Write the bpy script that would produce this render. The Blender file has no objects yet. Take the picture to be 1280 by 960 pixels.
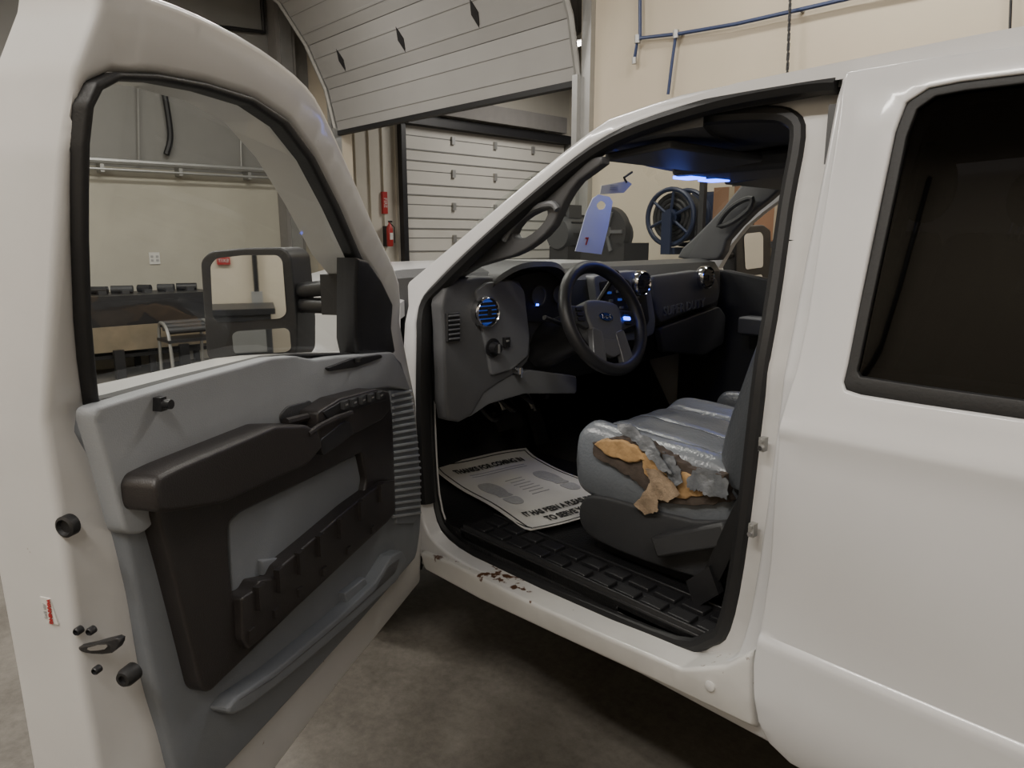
import bpy, bmesh, math, random
import numpy as np
from mathutils import Vector, Matrix
from mathutils.geometry import delaunay_2d_cdt
random.seed(4)
TH=math.radians(46.6); PI=math.radians(11.5); FPX=887.0
R=Vector((math.cos(TH),math.sin(TH),0)); F=Vector((-math.sin(TH),math.cos(TH),0)); UZ=Vector((0,0,1))
C=Vector((0,-1.21,1.5))
def ray(u,v):
    a=(u-640)/FPX; b=(480-v)/FPX
    return a*R+(math.cos(PI)+b*math.sin(PI))*F+(-math.sin(PI)+b*math.cos(PI))*UZ
# ---------- surveyed surfaces ----------
YB=[(.40,.06),(.50,.022),(.56,.002),(.62,-.008),(.742,-.007),(.750,-.004),(.757,.003),(.80,.004),(1.0,.004),(1.145,.003),(1.158,-.001),(1.170,-.001),(1.185,.006),(1.22,.014),(1.28,.03),(1.5,.075),(1.75,.135),(1.80,.16),(1.84,.20),(2.2,.2)]
def yb(z): return float(np.interp(z,[p[0] for p in YB],[p[1] for p in YB]))
def ybs(z): return float(np.interp(z,[.4,.6,1.25,1.75,1.8,1.84],[.03,.0,.02,.135,.16,.2]))
def bpx(u,v,off=0):
    r=ray(u,v); z=1.0
    for i in range(25):
        t=(ybs(z)+off-C.y)/r.y; z=C.z+r.z*t
    return (C.x+r.x*t,z)
def bl(l,off=0): return [bpx(u,v,off) for u,v in l]
def ypx(u,v,y): r=ray(u,v); t=(y-C.y)/r.y; return (C.x+r.x*t,C.z+r.z*t)
def xpx(u,v,x): r=ray(u,v); t=(x-C.x)/r.x; return (C.y+r.y*t,C.z+r.z*t)
def yl(l,y): return [ypx(u,v,y) for u,v in l]
def xl(l,x): return [xpx(u,v,x) for u,v in l]
H=Vector((-1.79,0,0)); AO=math.radians(56.8)
D=Vector((math.cos(AO),-math.sin(AO),0)); N=Vector((math.sin(AO),math.cos(AO),0))
def nb(z): return .09+max(0,z-1.27)*.24
def dw(d,z,n): q=H+float(d)*D+float(n)*N; return Vector((q.x,q.y,z))
def dpx(u,v,off=0):
    r=ray(u,v); z=1.0
    for i in range(25):
        t=(nb(z)+off-(C-H).dot(N))/r.dot(N); z=C.z+r.z*t
    q=C+r*t
    return ((q-H).dot(D),z)
def dl(l,off=0): return [dpx(u,v,off) for u,v in l]
def spx(u,v,d0): # plane d=d0 -> (n,z)
    r=ray(u,v); t=(d0-(C-H).dot(D))/r.dot(D); q=C+r*t
    return ((q-H).dot(N),q.z)
def sl(l,d0): return [spx(u,v,d0) for u,v in l]
def BF(off=0): return lambda p,h: Vector((p[0],yb(p[1])+off-h,p[1]))
def BS(off=0): return lambda p,h: Vector((p[0],ybs(p[1])+off-h,p[1]))
def DF(off=0): return lambda p,h: dw(p[0],p[1],nb(p[1])+off+h)
def XF(x): return lambda p,h: Vector((x+h,p[0],p[1]))
def YF(y): return lambda p,h: Vector((p[0],y-h,p[1]))
def SF(d): return lambda p,h: dw(d+h,p[1],p[0])
def cr(pts,n=4,closed=True):
    out=[];L=len(pts)
    for i in range(L if closed else L-1):
        g=(lambda k: pts[k%L]) if closed else (lambda k: pts[min(max(k,0),L-1)])
        p0,p1,p2,p3=[Vector(g(i+k)) for k in(-1,0,1,2)]
        for j in range(n):
            t=j/n
            out.append(tuple(.5*((2*p1)+(p2-p0)*t+(2*p0-5*p1+4*p2-p3)*t*t+(3*p1-p0-3*p2+p3)*t**3)))
    if not closed: out.append(tuple(pts[-1]))
    return out
def corner(pts,rad=.02,n=4):
    # straight edges with rounded corners
    out=[];L=len(pts)
    for i in range(L):
        a=Vector(pts[i-1]);p=Vector(pts[i]);c=Vector(pts[(i+1)%L]);u=a-p;v=c-p
        r=min(rad,u.length*.45,v.length*.45);A=p+u.normalized()*r;B=p+v.normalized()*r
        for k in range(n+1):
            t=k/n;out.append(tuple(A*(1-t)**2+p*2*t*(1-t)+B*t*t))
    return out
def resamp(lp,s):
    out=[];L=len(lp)
    for i in range(L):
        a=lp[i];b=lp[(i+1)%L];d=math.hypot(b[0]-a[0],b[1]-a[1]);k=max(1,int(math.ceil(d/s)))
        if d<1e-5: continue
        for j in range(k):
            t=j/k;out.append((a[0]+(b[0]-a[0])*t,a[1]+(b[1]-a[1])*t))
    return out
def inside(P,poly):
    poly=np.array(poly); x,y=P[:,0],P[:,1]; c=np.zeros(len(P),bool); j=len(poly)-1
    for i in range(len(poly)):
        xi,yi=poly[i];xj,yj=poly[j]
        cond=((yi>y)!=(yj>y))&(x<(xj-xi)*(y-yi)/((yj-yi) if abs(yj-yi)>1e-12 else 1e-12)+xi)
        c^=cond;j=i
    return c
def bdist(P,loops):
    d=np.full(len(P),1e9)
    for lp in loops:
        a=np.array(lp);b=np.roll(a,-1,0)
        for i in range(len(a)):
            ab=b[i]-a[i];l=max(ab@ab,1e-12);t=np.clip(((P-a[i])@ab)/l,0,1)
            d=np.minimum(d,np.linalg.norm(P-(a[i]+t[:,None]*ab),axis=1))
    return d
# ---------- materials ----------
def mat(name,col,rough=.5,metal=0,vary=.12,scale=8,bump=0,bscale=200,coat=0,emit=0,ecol=None,spec=None,detail=4):
    m=bpy.data.materials.new(name);m.use_nodes=True;nt=m.node_tree;b=nt.nodes['Principled BSDF']
    b.inputs['Roughness'].default_value=rough;b.inputs['Metallic'].default_value=metal
    b.inputs['Coat Weight'].default_value=coat;b.inputs['Coat Roughness'].default_value=.08
    tc=nt.nodes.new('ShaderNodeTexCoord')
    nz=nt.nodes.new('ShaderNodeTexNoise');nz.inputs['Scale'].default_value=scale;nz.inputs['Detail'].default_value=detail
    nt.links.new(tc.outputs['Object'],nz.inputs['Vector'])
    mx=nt.nodes.new('ShaderNodeMix');mx.data_type='RGBA'
    mx.inputs[6].default_value=(*[c*(1-vary) for c in col],1);mx.inputs[7].default_value=(*[min(1,c*(1+vary)) for c in col],1)
    nt.links.new(nz.outputs['Fac'],mx.inputs[0]);nt.links.new(mx.outputs[2],b.inputs['Base Color'])
    if bump:
        n2=nt.nodes.new('ShaderNodeTexNoise');n2.inputs['Scale'].default_value=bscale;n2.inputs['Detail'].default_value=2
        nt.links.new(tc.outputs['Object'],n2.inputs['Vector'])
        bp=nt.nodes.new('ShaderNodeBump');bp.inputs['Strength'].default_value=bump;bp.inputs['Distance'].default_value=.002
        nt.links.new(n2.outputs['Fac'],bp.inputs['Height']);nt.links.new(bp.outputs['Normal'],b.inputs['Normal'])
    if emit:
        b.inputs['Emission Color'].default_value=(*(ecol or col),1);b.inputs['Emission Strength'].default_value=emit
    if spec is not None:b.inputs['Specular IOR Level'].default_value=spec
    return m
def glass(name,tint,refl=1.0,base=.04):
    m=bpy.data.materials.new(name);m.use_nodes=True;nt=m.node_tree;nt.nodes.clear()
    o=nt.nodes.new('ShaderNodeOutputMaterial');t=nt.nodes.new('ShaderNodeBsdfTransparent');t.inputs[0].default_value=(*tint,1)
    g=nt.nodes.new('ShaderNodeBsdfGlossy');g.inputs['Roughness'].default_value=.02
    lw=nt.nodes.new('ShaderNodeLayerWeight');lw.inputs[0].default_value=.25
    pw=nt.nodes.new('ShaderNodeMath');pw.operation='POWER';pw.inputs[1].default_value=1.6
    mu=nt.nodes.new('ShaderNodeMath');mu.operation='MULTIPLY_ADD';mu.inputs[1].default_value=refl*.8;mu.inputs[2].default_value=base*refl
    x=nt.nodes.new('ShaderNodeMixShader');nt.links.new(lw.outputs['Fresnel'],pw.inputs[0]);nt.links.new(pw.outputs[0],mu.inputs[0]);nt.links.new(mu.outputs[0],x.inputs[0])
    nt.links.new(t.outputs[0],x.inputs[1]);nt.links.new(g.outputs[0],x.inputs[2]);nt.links.new(x.outputs[0],o.inputs[0])
    return m
def worn(m,wear,col,lo,hi,scale=28):
    # overlay wear colour where (mask socket + noise) passes a threshold
    nt=m.node_tree;b=nt.nodes['Principled BSDF'];src=b.inputs['Base Color'].links[0].from_socket
    tc=nt.nodes.new('ShaderNodeTexCoord');nz=nt.nodes.new('ShaderNodeTexNoise');nz.inputs['Scale'].default_value=scale;nz.inputs['Detail'].default_value=6
    nt.links.new(tc.outputs['Object'],nz.inputs['Vector'])
    s=nt.nodes.new('ShaderNodeSeparateXYZ');nt.links.new(tc.outputs['Object'],s.inputs[0])
    def mr(sock,a0,a1,b0,b1):
        r=nt.nodes.new('ShaderNodeMapRange');r.inputs[1].default_value=a0;r.inputs[2].default_value=a1;r.inputs[3].default_value=b0;r.inputs[4].default_value=b1;nt.links.new(sock,r.inputs[0]);return r.outputs[0]
    def op(o,a,bb):
        q=nt.nodes.new('ShaderNodeMath');q.operation=o;nt.links.new(a,q.inputs[0])
        if isinstance(bb,float):q.inputs[1].default_value=bb
        else: nt.links.new(bb,q.inputs[1])
        return q.outputs[0]
    k=wear(s.outputs,mr,op);k=op('ADD',nz.outputs['Fac'],k) if k is not None else nz.outputs['Fac'];k=mr(k,lo,hi,0,1)
    mx=nt.nodes.new('ShaderNodeMix');mx.data_type='RGBA';nt.links.new(k,mx.inputs[0]);nt.links.new(src,mx.inputs[6]);mx.inputs[7].default_value=(*col,1)
    nt.links.new(mx.outputs[2],b.inputs['Base Color']);return m
M_white=mat('white_paint',(.62,.62,.63),.28,vary=.07,scale=3,coat=.6)
M_dwhite=worn(mat('chipped_white_paint',(.61,.605,.60),.3,vary=.12,scale=5,coat=.4,detail=8),lambda o,mr,op:None,(.16,.10,.07),.735,.755,30)
M_jamb=mat('jamb_paint',(.58,.57,.56),.4,vary=.14,scale=12,coat=.2)
M_rub=mat('black_rubber',(.012,.012,.013),.55,bump=.2)
M_blk=mat('black_plastic',(.018,.018,.02),.42,bump=.25,bscale=400)
M_vinyl=mat('black_vinyl_floor',(.014,.014,.015),.32,bump=1.0,bscale=150)
M_trimU=mat('light_grey_trim',(.29,.305,.325),.55,bump=.3,bscale=500,vary=.10,scale=14)
M_trimL=mat('grey_trim',(.185,.20,.222),.60,bump=.3,bscale=500,vary=.10,scale=14)
M_brown=mat('dark_brown_plastic',(.027,.0235,.023),.42,bump=.3,bscale=450,vary=.06)
M_dashg=mat('dash_grey',(.09,.092,.098),.5,bump=.4,bscale=400,vary=.05)
M_dashl=mat('dash_satin_grey',(.145,.150,.160),.40,bump=.1,bscale=450,vary=.05)
M_dashd=mat('dash_dark',(.042,.043,.046),.5,bump=.4,bscale=400,vary=.05)
M_emb=mat('embossed_grey',(.14,.143,.15),.4,vary=.02)
M_leather=mat('grey_leather',(.145,.158,.175),.27,bump=.6,bscale=120,vary=.18)
M_leatherd=mat('dark_leather',(.06,.065,.072),.35,bump=.5,bscale=160)
M_foam=mat('yellow_foam',(.38,.235,.105),.9,bump=1.0,bscale=90,vary=.40,scale=45)
M_cloth=mat('tan_backing_cloth',(.30,.22,.145),.9,bump=1.0,bscale=200,vary=.55,scale=55)
M_shred=mat('cracked_leather',(.085,.09,.098),.38,bump=1.0,bscale=60,vary=.8,scale=60)
M_gap=mat('torn_gap_brown',(.06,.045,.035),.9,bump=.9,bscale=90,vary=.5,scale=50)
M_chrome=mat('chrome',(.7,.7,.72),.15,1,vary=.02)
M_satin=mat('satin_dark_plastic',(.10,.10,.105),.32,.2,vary=.03)
M_steel=mat('galvanised_steel',(.42,.42,.41),.45,.7,vary=.15)
M_head=mat('headliner_cloth',(.10,.10,.105),.9,bump=.4)
M_glass=glass('clear_glass',(.90,.92,.90),.10)
M_wind=glass('windshield_glass',(.88,.91,.88),.2)
M_dark=glass('privacy_glass',(.016,.016,.018),.55,.035)
M_mir=mat('mirror_silver',(.78,.80,.82),.02,1,vary=.0)
M_blue=mat('blue_glow',(.02,.05,.9),.4,emit=9,ecol=(.03,.10,1))
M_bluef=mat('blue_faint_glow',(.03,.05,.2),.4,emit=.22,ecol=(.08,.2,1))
M_paper=mat('paper_white',(.62,.61,.58),.8,vary=.06,scale=10)
M_ink=mat('black_ink',(.03,.03,.03),.8)
M_inkg=mat('grey_ink',(.36,.36,.36),.8,vary=.3,scale=120)
M_tag=mat('lavender_paper',(.60,.63,.80),.7,vary=.05)
M_red=mat('red_paint',(.40,.03,.03),.4)
M_bluep=mat('blue_paint',(.03,.05,.13),.4)
M_blued=mat('dark_blue_steel',(.010,.018,.05),.4)
M_card=mat('brown_cardboard',(.18,.095,.05),.8)
M_wood=mat('worn_plywood',(.26,.215,.15),.7,vary=.3,scale=6)
M_emitw=mat('fluorescent_tube',(1,1,1),.5,emit=9,ecol=(1,.96,.88))
M_logo=mat('dark_blue_badge',(.01,.03,.14),.25,coat=.5)
M_tyre=mat('tyre_rubber',(.015,.015,.015),.8,bump=.6,bscale=60)
M_gdoor=mat('garage_door_panel',(.36,.355,.345),.5,vary=.08,scale=2)
M_gdoor2=mat('garage_door_white',(.60,.58,.53),.5,vary=.08,scale=2)
M_groove=mat('groove_shadow_grey',(.20,.20,.19),.6)
# concrete
def concrete():
    m=mat('stained_concrete',(.2,.19,.17),.5,vary=.0);nt=m.node_tree;b=nt.nodes['Principled BSDF']
    tc=nt.nodes.new('ShaderNodeTexCoord')
    a=nt.nodes.new('ShaderNodeTexNoise');a.inputs['Scale'].default_value=1.6;a.inputs['Detail'].default_value=10;a.inputs['Roughness'].default_value=.7
    c=nt.nodes.new('ShaderNodeTexNoise');c.inputs['Scale'].default_value=30;c.inputs['Detail'].default_value=8;c.inputs['Roughness'].default_value=.75
    for q in(a,c):nt.links.new(tc.outputs['Object'],q.inputs['Vector'])
    r=nt.nodes.new('ShaderNodeValToRGB');r.color_ramp.elements[0].position=.38;r.color_ramp.elements[0].color=(.075,.067,.057,1);r.color_ramp.elements[1].position=.68;r.color_ramp.elements[1].color=(.20,.185,.16,1)
    mx=nt.nodes.new('ShaderNodeMix');mx.data_type='FLOAT';mx.inputs[0].default_value=.40
    nt.links.new(a.outputs['Fac'],mx.inputs[2]);nt.links.new(c.outputs['Fac'],mx.inputs[3]);nt.links.new(mx.outputs[0],r.inputs[0])
    nt.links.new(r.outputs[0],b.inputs['Base Color'])
    bp=nt.nodes.new('ShaderNodeBump');bp.inputs['Strength'].default_value=.35;bp.inputs['Distance'].default_value=.004
    nt.links.new(c.outputs['Fac'],bp.inputs['Height']);nt.links.new(bp.outputs[0],b.inputs['Normal'])
    rr=nt.nodes.new('ShaderNodeMapRange');rr.inputs[3].default_value=.35;rr.inputs[4].default_value=.7
    nt.links.new(a.outputs['Fac'],rr.inputs[0]);nt.links.new(rr.outputs[0],b.inputs['Roughness'])
    return m
M_conc=concrete()
def split_wall(name,low,high,zc):
    m=mat(name,low,.75,vary=.0);nt=m.node_tree;b=nt.nodes['Principled BSDF']
    tc=nt.nodes.new('ShaderNodeTexCoord');s=nt.nodes.new('ShaderNodeSeparateXYZ');g=nt.nodes.new('ShaderNodeMath');g.operation='GREATER_THAN';g.inputs[1].default_value=zc
    nt.links.new(tc.outputs['Object'],s.inputs[0]);nt.links.new(s.outputs[2],g.inputs[0])
    mx=nt.nodes.new('ShaderNodeMix');mx.data_type='RGBA';mx.inputs[6].default_value=(*low,1);mx.inputs[7].default_value=(*high,1)
    nz=nt.nodes.new('ShaderNodeTexNoise');nz.inputs['Scale'].default_value=2.5;nz.inputs['Detail'].default_value=6
    nt.links.new(tc.outputs['Object'],nz.inputs['Vector'])
    mm=nt.nodes.new('ShaderNodeMix');mm.data_type='RGBA';mm.blend_type='MULTIPLY';mm.inputs[0].default_value=.3
    nt.links.new(g.outputs[0],mx.inputs[0]);nt.links.new(mx.outputs[2],mm.inputs[6])
    cb=nt.nodes.new('ShaderNodeRGBToBW');nt.links.new(nz.outputs['Color'],cb.inputs[0]);nt.links.new(cb.outputs[0],mm.inputs[7])
    nt.links.new(mm.outputs[2],b.inputs['Base Color']);return m
M_wallF=split_wall('front_wall_paint',(.50,.475,.40),(.25,.245,.23),2.32)
M_wallR=mat('cream_wall',(.58,.51,.40),.75,vary=.06,scale=1.5)
M_wallN=mat('white_panel_wall',(.55,.52,.45),.6,vary=.08,scale=2)
M_ceil=mat('ceiling_grey',(.20,.19,.18),.8)
def rw_(o,mr,op):
    zr=op('SUBTRACT',o[2],op('MULTIPLY',op('ADD',o[0],1.4),.085))
    return op('MULTIPLY',op('MULTIPLY',mr(o[0],-1.05,-.95,1,.45),mr(o[0],-1.5,-1.40,.5,1)),mr(zr,.538,.560,0,.30))
M_rust=worn(mat('rusty_white_paint',(.60,.59,.57),.35,vary=.12,scale=10,coat=.3),rw_,(.10,.045,.022),.76,.81,34)
# ---------- mesh builder ----------
class MB:
    def __init__(s): s.v=[];s.f=[];s.mi=[];s.mats=[]
    def k(s,m):
        if m not in s.mats:s.mats.append(m)
        return s.mats.index(m)
    def add(s,vs,fs,m):
        o=len(s.v);s.v+= [Vector(q) for q in vs];k=s.k(m)
        for f in fs:s.f.append([o+i for i in f]);s.mi.append(k)
    def obox(s,c,ax,ay,az,m):
        c,ax,ay,az=map(Vector,(c,ax,ay,az));vs=[c+i*ax+j*ay+k*az for i in(-1,1) for j in(-1,1) for k in(-1,1)]
        s.add(vs,[(0,1,3,2),(4,6,7,5),(0,4,5,1),(2,3,7,6),(0,2,6,4),(1,5,7,3)],m)
    def box(s,lo,hi,m):
        lo,hi=Vector(lo),Vector(hi);h=(hi-lo)/2;s.obox((lo+hi)/2,(h.x,0,0),(0,h.y,0),(0,0,h.z),m)
    def loft(s,secs,m,closed=True,caps=True):
        n=len(secs[0]);vs=[q for sec in secs for q in sec];fs=[]
        for i in range(len(secs)-1):
            for j in range(n if closed else n-1):
                fs.append((i*n+j,i*n+(j+1)%n,(i+1)*n+(j+1)%n,(i+1)*n+j))
        if caps and closed: fs+= [tuple(range(n)),tuple((len(secs)-1)*n+j for j in range(n))]
        s.add(vs,fs,m)
    def lathe(s,c,ax,prof,m,seg=24):
        c=Vector(c);ax=Vector(ax).normalized();e=ax.orthogonal().normalized();g=ax.cross(e)
        s.loft([[c+ax*h+(e*math.cos(2*math.pi*i/seg)+g*math.sin(2*math.pi*i/seg))*max(r,1e-4) for i in range(seg)] for h,r in prof],m)
    def cyl(s,a,b,r,m,seg=16,r2=None):
        a,b=Vector(a),Vector(b);s.lathe(a,b-a,[(0,r),((b-a).length,r if r2 is None else r2)],m,seg)
    def tube(s,pts,r,m,seg=8,closed=False,flat=1.0,up=None):
        pts=[Vector(p) for p in pts];n=len(pts);secs=[];pe=None
        for i,p in enumerate(pts):
            t=(pts[(i+1)%n]-pts[i-1]) if closed else (pts[min(i+1,n-1)]-pts[max(i-1,0)])
            t.normalize()
            e=(Vector(up)-t*t.dot(Vector(up))).normalized() if up else (t.orthogonal().normalized() if pe is None else (pe-t*t.dot(pe)).normalized())
            pe=e;g=t.cross(e)
            secs.append([p+e*math.cos(2*math.pi*k/seg)*r*flat+g*math.sin(2*math.pi*k/seg)*r for k in range(seg)])
        if closed: secs.append(secs[0]);s.loft(secs,m,caps=False)
        else: s.loft(secs,m)
    def ell(s,c,r,m,seg=16,rings=10,fn=None):
        c=Vector(c);secs=[]
        for i in range(rings+1):
            a=math.pi*(i/rings)-math.pi/2;a=max(-1.5,min(1.5,a))
            secs.append([c+Vector((r[0]*math.cos(a)*math.cos(2*math.pi*j/seg),r[1]*math.cos(a)*math.sin(2*math.pi*j/seg),r[2]*math.sin(a))) for j in range(seg)])
        s.loft(secs,m)
    def panel(s,outline,m,fn,thick=.02,holes=(),step=.06,rnd=0,rows=None,sheet=False):
        loops=[list(map(tuple,outline))]+[list(map(tuple,h)) for h in holes]
        sp=max(rnd*1.1,.006) if rnd else step
        loops=[resamp([(float(p[0]),float(p[1])) for p in lp],sp) for lp in loops]
        pts=[];edges=[]
        for lp in loops:
            o=len(pts);pts+=lp;edges+=[(o+i,o+(i+1)%len(lp)) for i in range(len(lp))]
        A=np.array(loops[0]);lo=A.min(0);hi=A.max(0);ex=[]
        def keep(E):
            ok=inside(E,loops[0])
            for h in loops[1:]:ok&=~inside(E,h)
            return E[ok]
        if rnd:
            for lp in loops:
                a=np.array(lp);t=np.roll(a,-1,0)-np.roll(a,1,0);t/=np.maximum(np.linalg.norm(t,axis=1),1e-9)[:,None]
                nn=np.stack([-t[:,1],t[:,0]],1)
                for k in(.076,.293,.617,1.0):
                    E=keep(np.concatenate([a+nn*rnd*k,a-nn*rnd*k]))
                    if len(E): dd=bdist(E,loops);ex.append(E[dd>rnd*k*.93])
        gx=np.arange(lo[0]+step*.5,hi[0],step);gy=np.array(rows) if rows else np.arange(lo[1]+step*.5,hi[1],step)
        if len(gx) and len(gy): 
            G=keep(np.stack(np.meshgrid(gx,gy),-1).reshape(-1,2))
            if len(G): dG=bdist(G,loops);ex.append(G[dG>max(step*.3,rnd*1.25)])
        if ex:
            pts+=[(float(e[0]),float(e[1])) for E in ex for e in E]
        r=delaunay_2d_cdt([Vector(p) for p in pts],edges,[],0,1e-6)
        V=np.array([tuple(v) for v in r[0]]);T=[tuple(f) for f in r[2]]
        cen=np.array([V[list(t)].mean(0) for t in T]);ok=inside(cen,loops[0])
        for h in loops[1:]:ok&=~inside(cen,h)
        T=[t for t,o in zip(T,ok) if o]
        dd=bdist(V,loops)
        V=[(float(p[0]),float(p[1])) for p in V];dd=[float(d) for d in dd]
        front=[]
        for p,d in zip(V,dd):
            h=0.0
            if rnd and d<rnd: h=-(rnd-math.sqrt(max(0,rnd*rnd-(rnd-d)**2)))
            front.append(fn(p,h))
        if sheet: s.add(front,T,m);return
        back=[fn(p,-thick) for p in V];n=len(V)
        ec={}
        for t in T:
            for i in range(3):
                e=(t[i],t[(i+1)%3]);kk=tuple(sorted(e));ec.setdefault(kk,[]).append(e)
        fs=list(T)+[tuple(n+i for i in reversed(t)) for t in T]
        for kk,es in ec.items():
            if len(es)==1: a,b=es[0];fs.append((b,a,n+a,n+b))
        s.add(front+back,fs,m)
    def text(s,body,size,M,m,ext=.0008,bold=0,sx=1):
        cu=bpy.data.curves.new('t','FONT');cu.body=body;cu.size=size;cu.extrude=ext;cu.offset=bold;cu.align_x='CENTER';cu.align_y='CENTER'
        o=bpy.data.objects.new('t',cu);bpy.context.scene.collection.objects.link(o)
        bpy.context.view_layer.update();me=bpy.data.meshes.new_from_object(o)
        s.add([M@Vector((v.co.x*sx,v.co.y,v.co.z)) for v in me.vertices],[tuple(p.vertices) for p in me.polygons],m)
        bpy.data.objects.remove(o);bpy.data.curves.remove(cu)
    def obj(s,name,parent=None,label=None,cat=None,bevel=0,sharp=42,group=None,kind=None):
        me=bpy.data.meshes.new(name);used=sorted(set(i for f in s.f for i in f));mp={o:i for i,o in enumerate(used)}
        me.from_pydata([s.v[i] for i in used],[],[[mp[i] for i in f] for f in s.f])
        for m in s.mats:me.materials.append(m)
        for p,k in zip(me.polygons,s.mi):p.material_index=k
        bm=bmesh.new();bm.from_mesh(me);bmesh.ops.recalc_face_normals(bm,faces=bm.faces);bm.to_mesh(me);bm.free()
        me.shade_smooth();me.set_sharp_from_angle(angle=math.radians(sharp))
        o=bpy.data.objects.new(name,me);bpy.context.scene.collection.objects.link(o)
        if parent is None and kind!='structure' and len(me.vertices):
            co=np.array([v.co for v in me.vertices]);c=Vector((float(co[:,0].min()+co[:,0].max())/2,float(co[:,1].min()+co[:,1].max())/2,float(co[:,2].min())))
            me.transform(Matrix.Translation(-c));o.location=c
        if parent:
            o.parent=parent
            if parent in ORG:o.matrix_parent_inverse=Matrix.Translation(ORG[parent]).inverted()
        elif kind!='structure': ORG[o]=o.location.copy()
        if bevel:
            b=o.modifiers.new('b','BEVEL');b.width=bevel;b.segments=2;b.limit_method='ANGLE';b.angle_limit=math.radians(50)
        if label:o['label']=label
        if cat:o['category']=cat
        if group:o['group']=group
        if kind:o['kind']=kind
        return o
ORG={}
def empty(name,loc,label=None,cat=None,parent=None):
    e=bpy.data.objects.new(name,None);bpy.context.scene.collection.objects.link(e)
    if parent:
        e.parent=parent
        e.matrix_parent_inverse=Matrix.Translation(ORG[parent]).inverted() if parent in ORG else Matrix()
    e.location=loc;ORG[e]=Vector(loc)
    if label:e['label']=label
    if cat:e['category']=cat
    return e
def frame(o,x,y):
    x=Vector(x).normalized();y=Vector(y);y=(y-x*x.dot(y)).normalized();z=x.cross(y)
    M=Matrix((x,y,z)).transposed().to_4x4();M.translation=Vector(o);return M
# =================== ROOM ===================
XW=-9.3;YW=3.8
b=MB();b.box((XW-.2,-4.2,-.2),(4.6,9.7,0),M_conc);b.obj('floor',kind='structure')
b=MB();b.box((XW-.2,-4.2,5.2),(4.6,9.7,5.35),M_ceil);b.obj('ceiling',kind='structure')
b=MB();b.box((XW-.2,-4.2,0),(XW,YW+.15,5.2),M_wallF);b.obj('wall_front',kind='structure')
b=MB();b.box((XW-.2,YW+.15,0),(XW,9.7,5.2),M_wallN)
y=YW+.2
while y<5.25: b.box((XW,y,0),(XW+.035,y+.05,5.2),M_wallN);y+=.23
y=9.05
while y<9.5: b.box((XW,y,0),(XW+.035,y+.05,5.2),M_wallN);y+=.23
b.obj('wall_annex_front',kind='structure')
XA,XB,ZO=-8.5,-4.42,3.6
b=MB();b.box((XW,YW,0),(XA,YW+.15,5.2),M_wallR);b.box((XB,YW,0),(4.6,YW+.15,5.2),M_wallR);b.box((XA,YW,4.3),(XB,YW+.15,5.2),M_wallR)
b.obj('wall_right',kind='structure')
b=MB();b.box((XW,9.55,0),(4.6,9.7,5.2),M_ceil);b.obj('wall_far',kind='structure')
b=MB();b.box((XW,-4.2,0),(4.6,-4.05,5.2),M_wallR);b.obj('wall_left',kind='structure')
b=MB();b.box((4.45,-4.05,0),(4.6,9.55,5.2),M_wallR);b.obj('wall_back',kind='structure')
# garage door tilted on its tracks
b=MB();pr=[(YW-.02,2.86),(YW-.14,3.36),(YW-.38,3.84),(YW-.70,4.25),(YW-1.15,4.50),(YW-1.7,4.56),(YW-2.3,4.56)]
for i in range(len(pr)-1):
    a=Vector((0,pr[i][0],pr[i][1]));c=Vector((0,pr[i+1][0],pr[i+1][1]));t=(c-a);L=t.length;t.normalize();n=Vector((0,-t.z,t.y)).normalized()
    if n.y>0:n=-n
    mid=(a+c)/2;xc=(XA+XB)/2;hw=(XB-XA)/2
    b.obox(mid+Vector((xc,0,0)),(hw,0,0),t*(L/2-.006),n*.022,M_gdoor)
    b.obox(a+Vector((xc,0,0))-n*.004,(hw,0,0),t*.008,n*.01,M_groove)
    for k in(-.22,.22):
        b.obox(mid+Vector((xc,0,0))+t*k*L+n*.022,(hw,0,0),t*.012,n*.005,M_gdoor)
        b.obox(mid+Vector((xc,0,0))+t*(k*L-.016)+n*.0225,(hw,0,0),t*.003,n*.001,M_groove)
    if i==1:
        for u_ in(438,514,607):
            x=ypx(u_,60,YW-.15)[0]; p=mid+Vector((x,0,0))+n*.030
            d_=[p+t*.13,p+Vector((.05,0,0)),p-t*.13,p-Vector((.05,0,0))]
            b.add(d_+[q-n*.008 for q in d_],[(0,1,2,3),(0,4,5,1),(1,5,6,2),(2,6,7,3),(3,7,4,0),(7,6,5,4)],M_blk)
b.box((XA,YW-.06,2.82),(XB,YW+.02,2.87),M_rub)
b.obj('door_1',kind='structure')
b=MB()
for x in(XA-.03,XB+.03):
    b.box((x-.03,YW-.11,0),(x+.03,YW-.0,2.9),M_steel)
    b.tube([(x,YW-.06,2.85)]+[(x,q[0]-.04,q[1]) for q in pr[1:]],.03,M_steel,6)
b.box((XB+.06,YW-.06,0),(XB+.16,YW,5.1),M_steel)
b.box((XA-.16,YW-.1,0),(XA-.08,YW,5.1),M_steel)
b.obj('trim_1',kind='structure')
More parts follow.
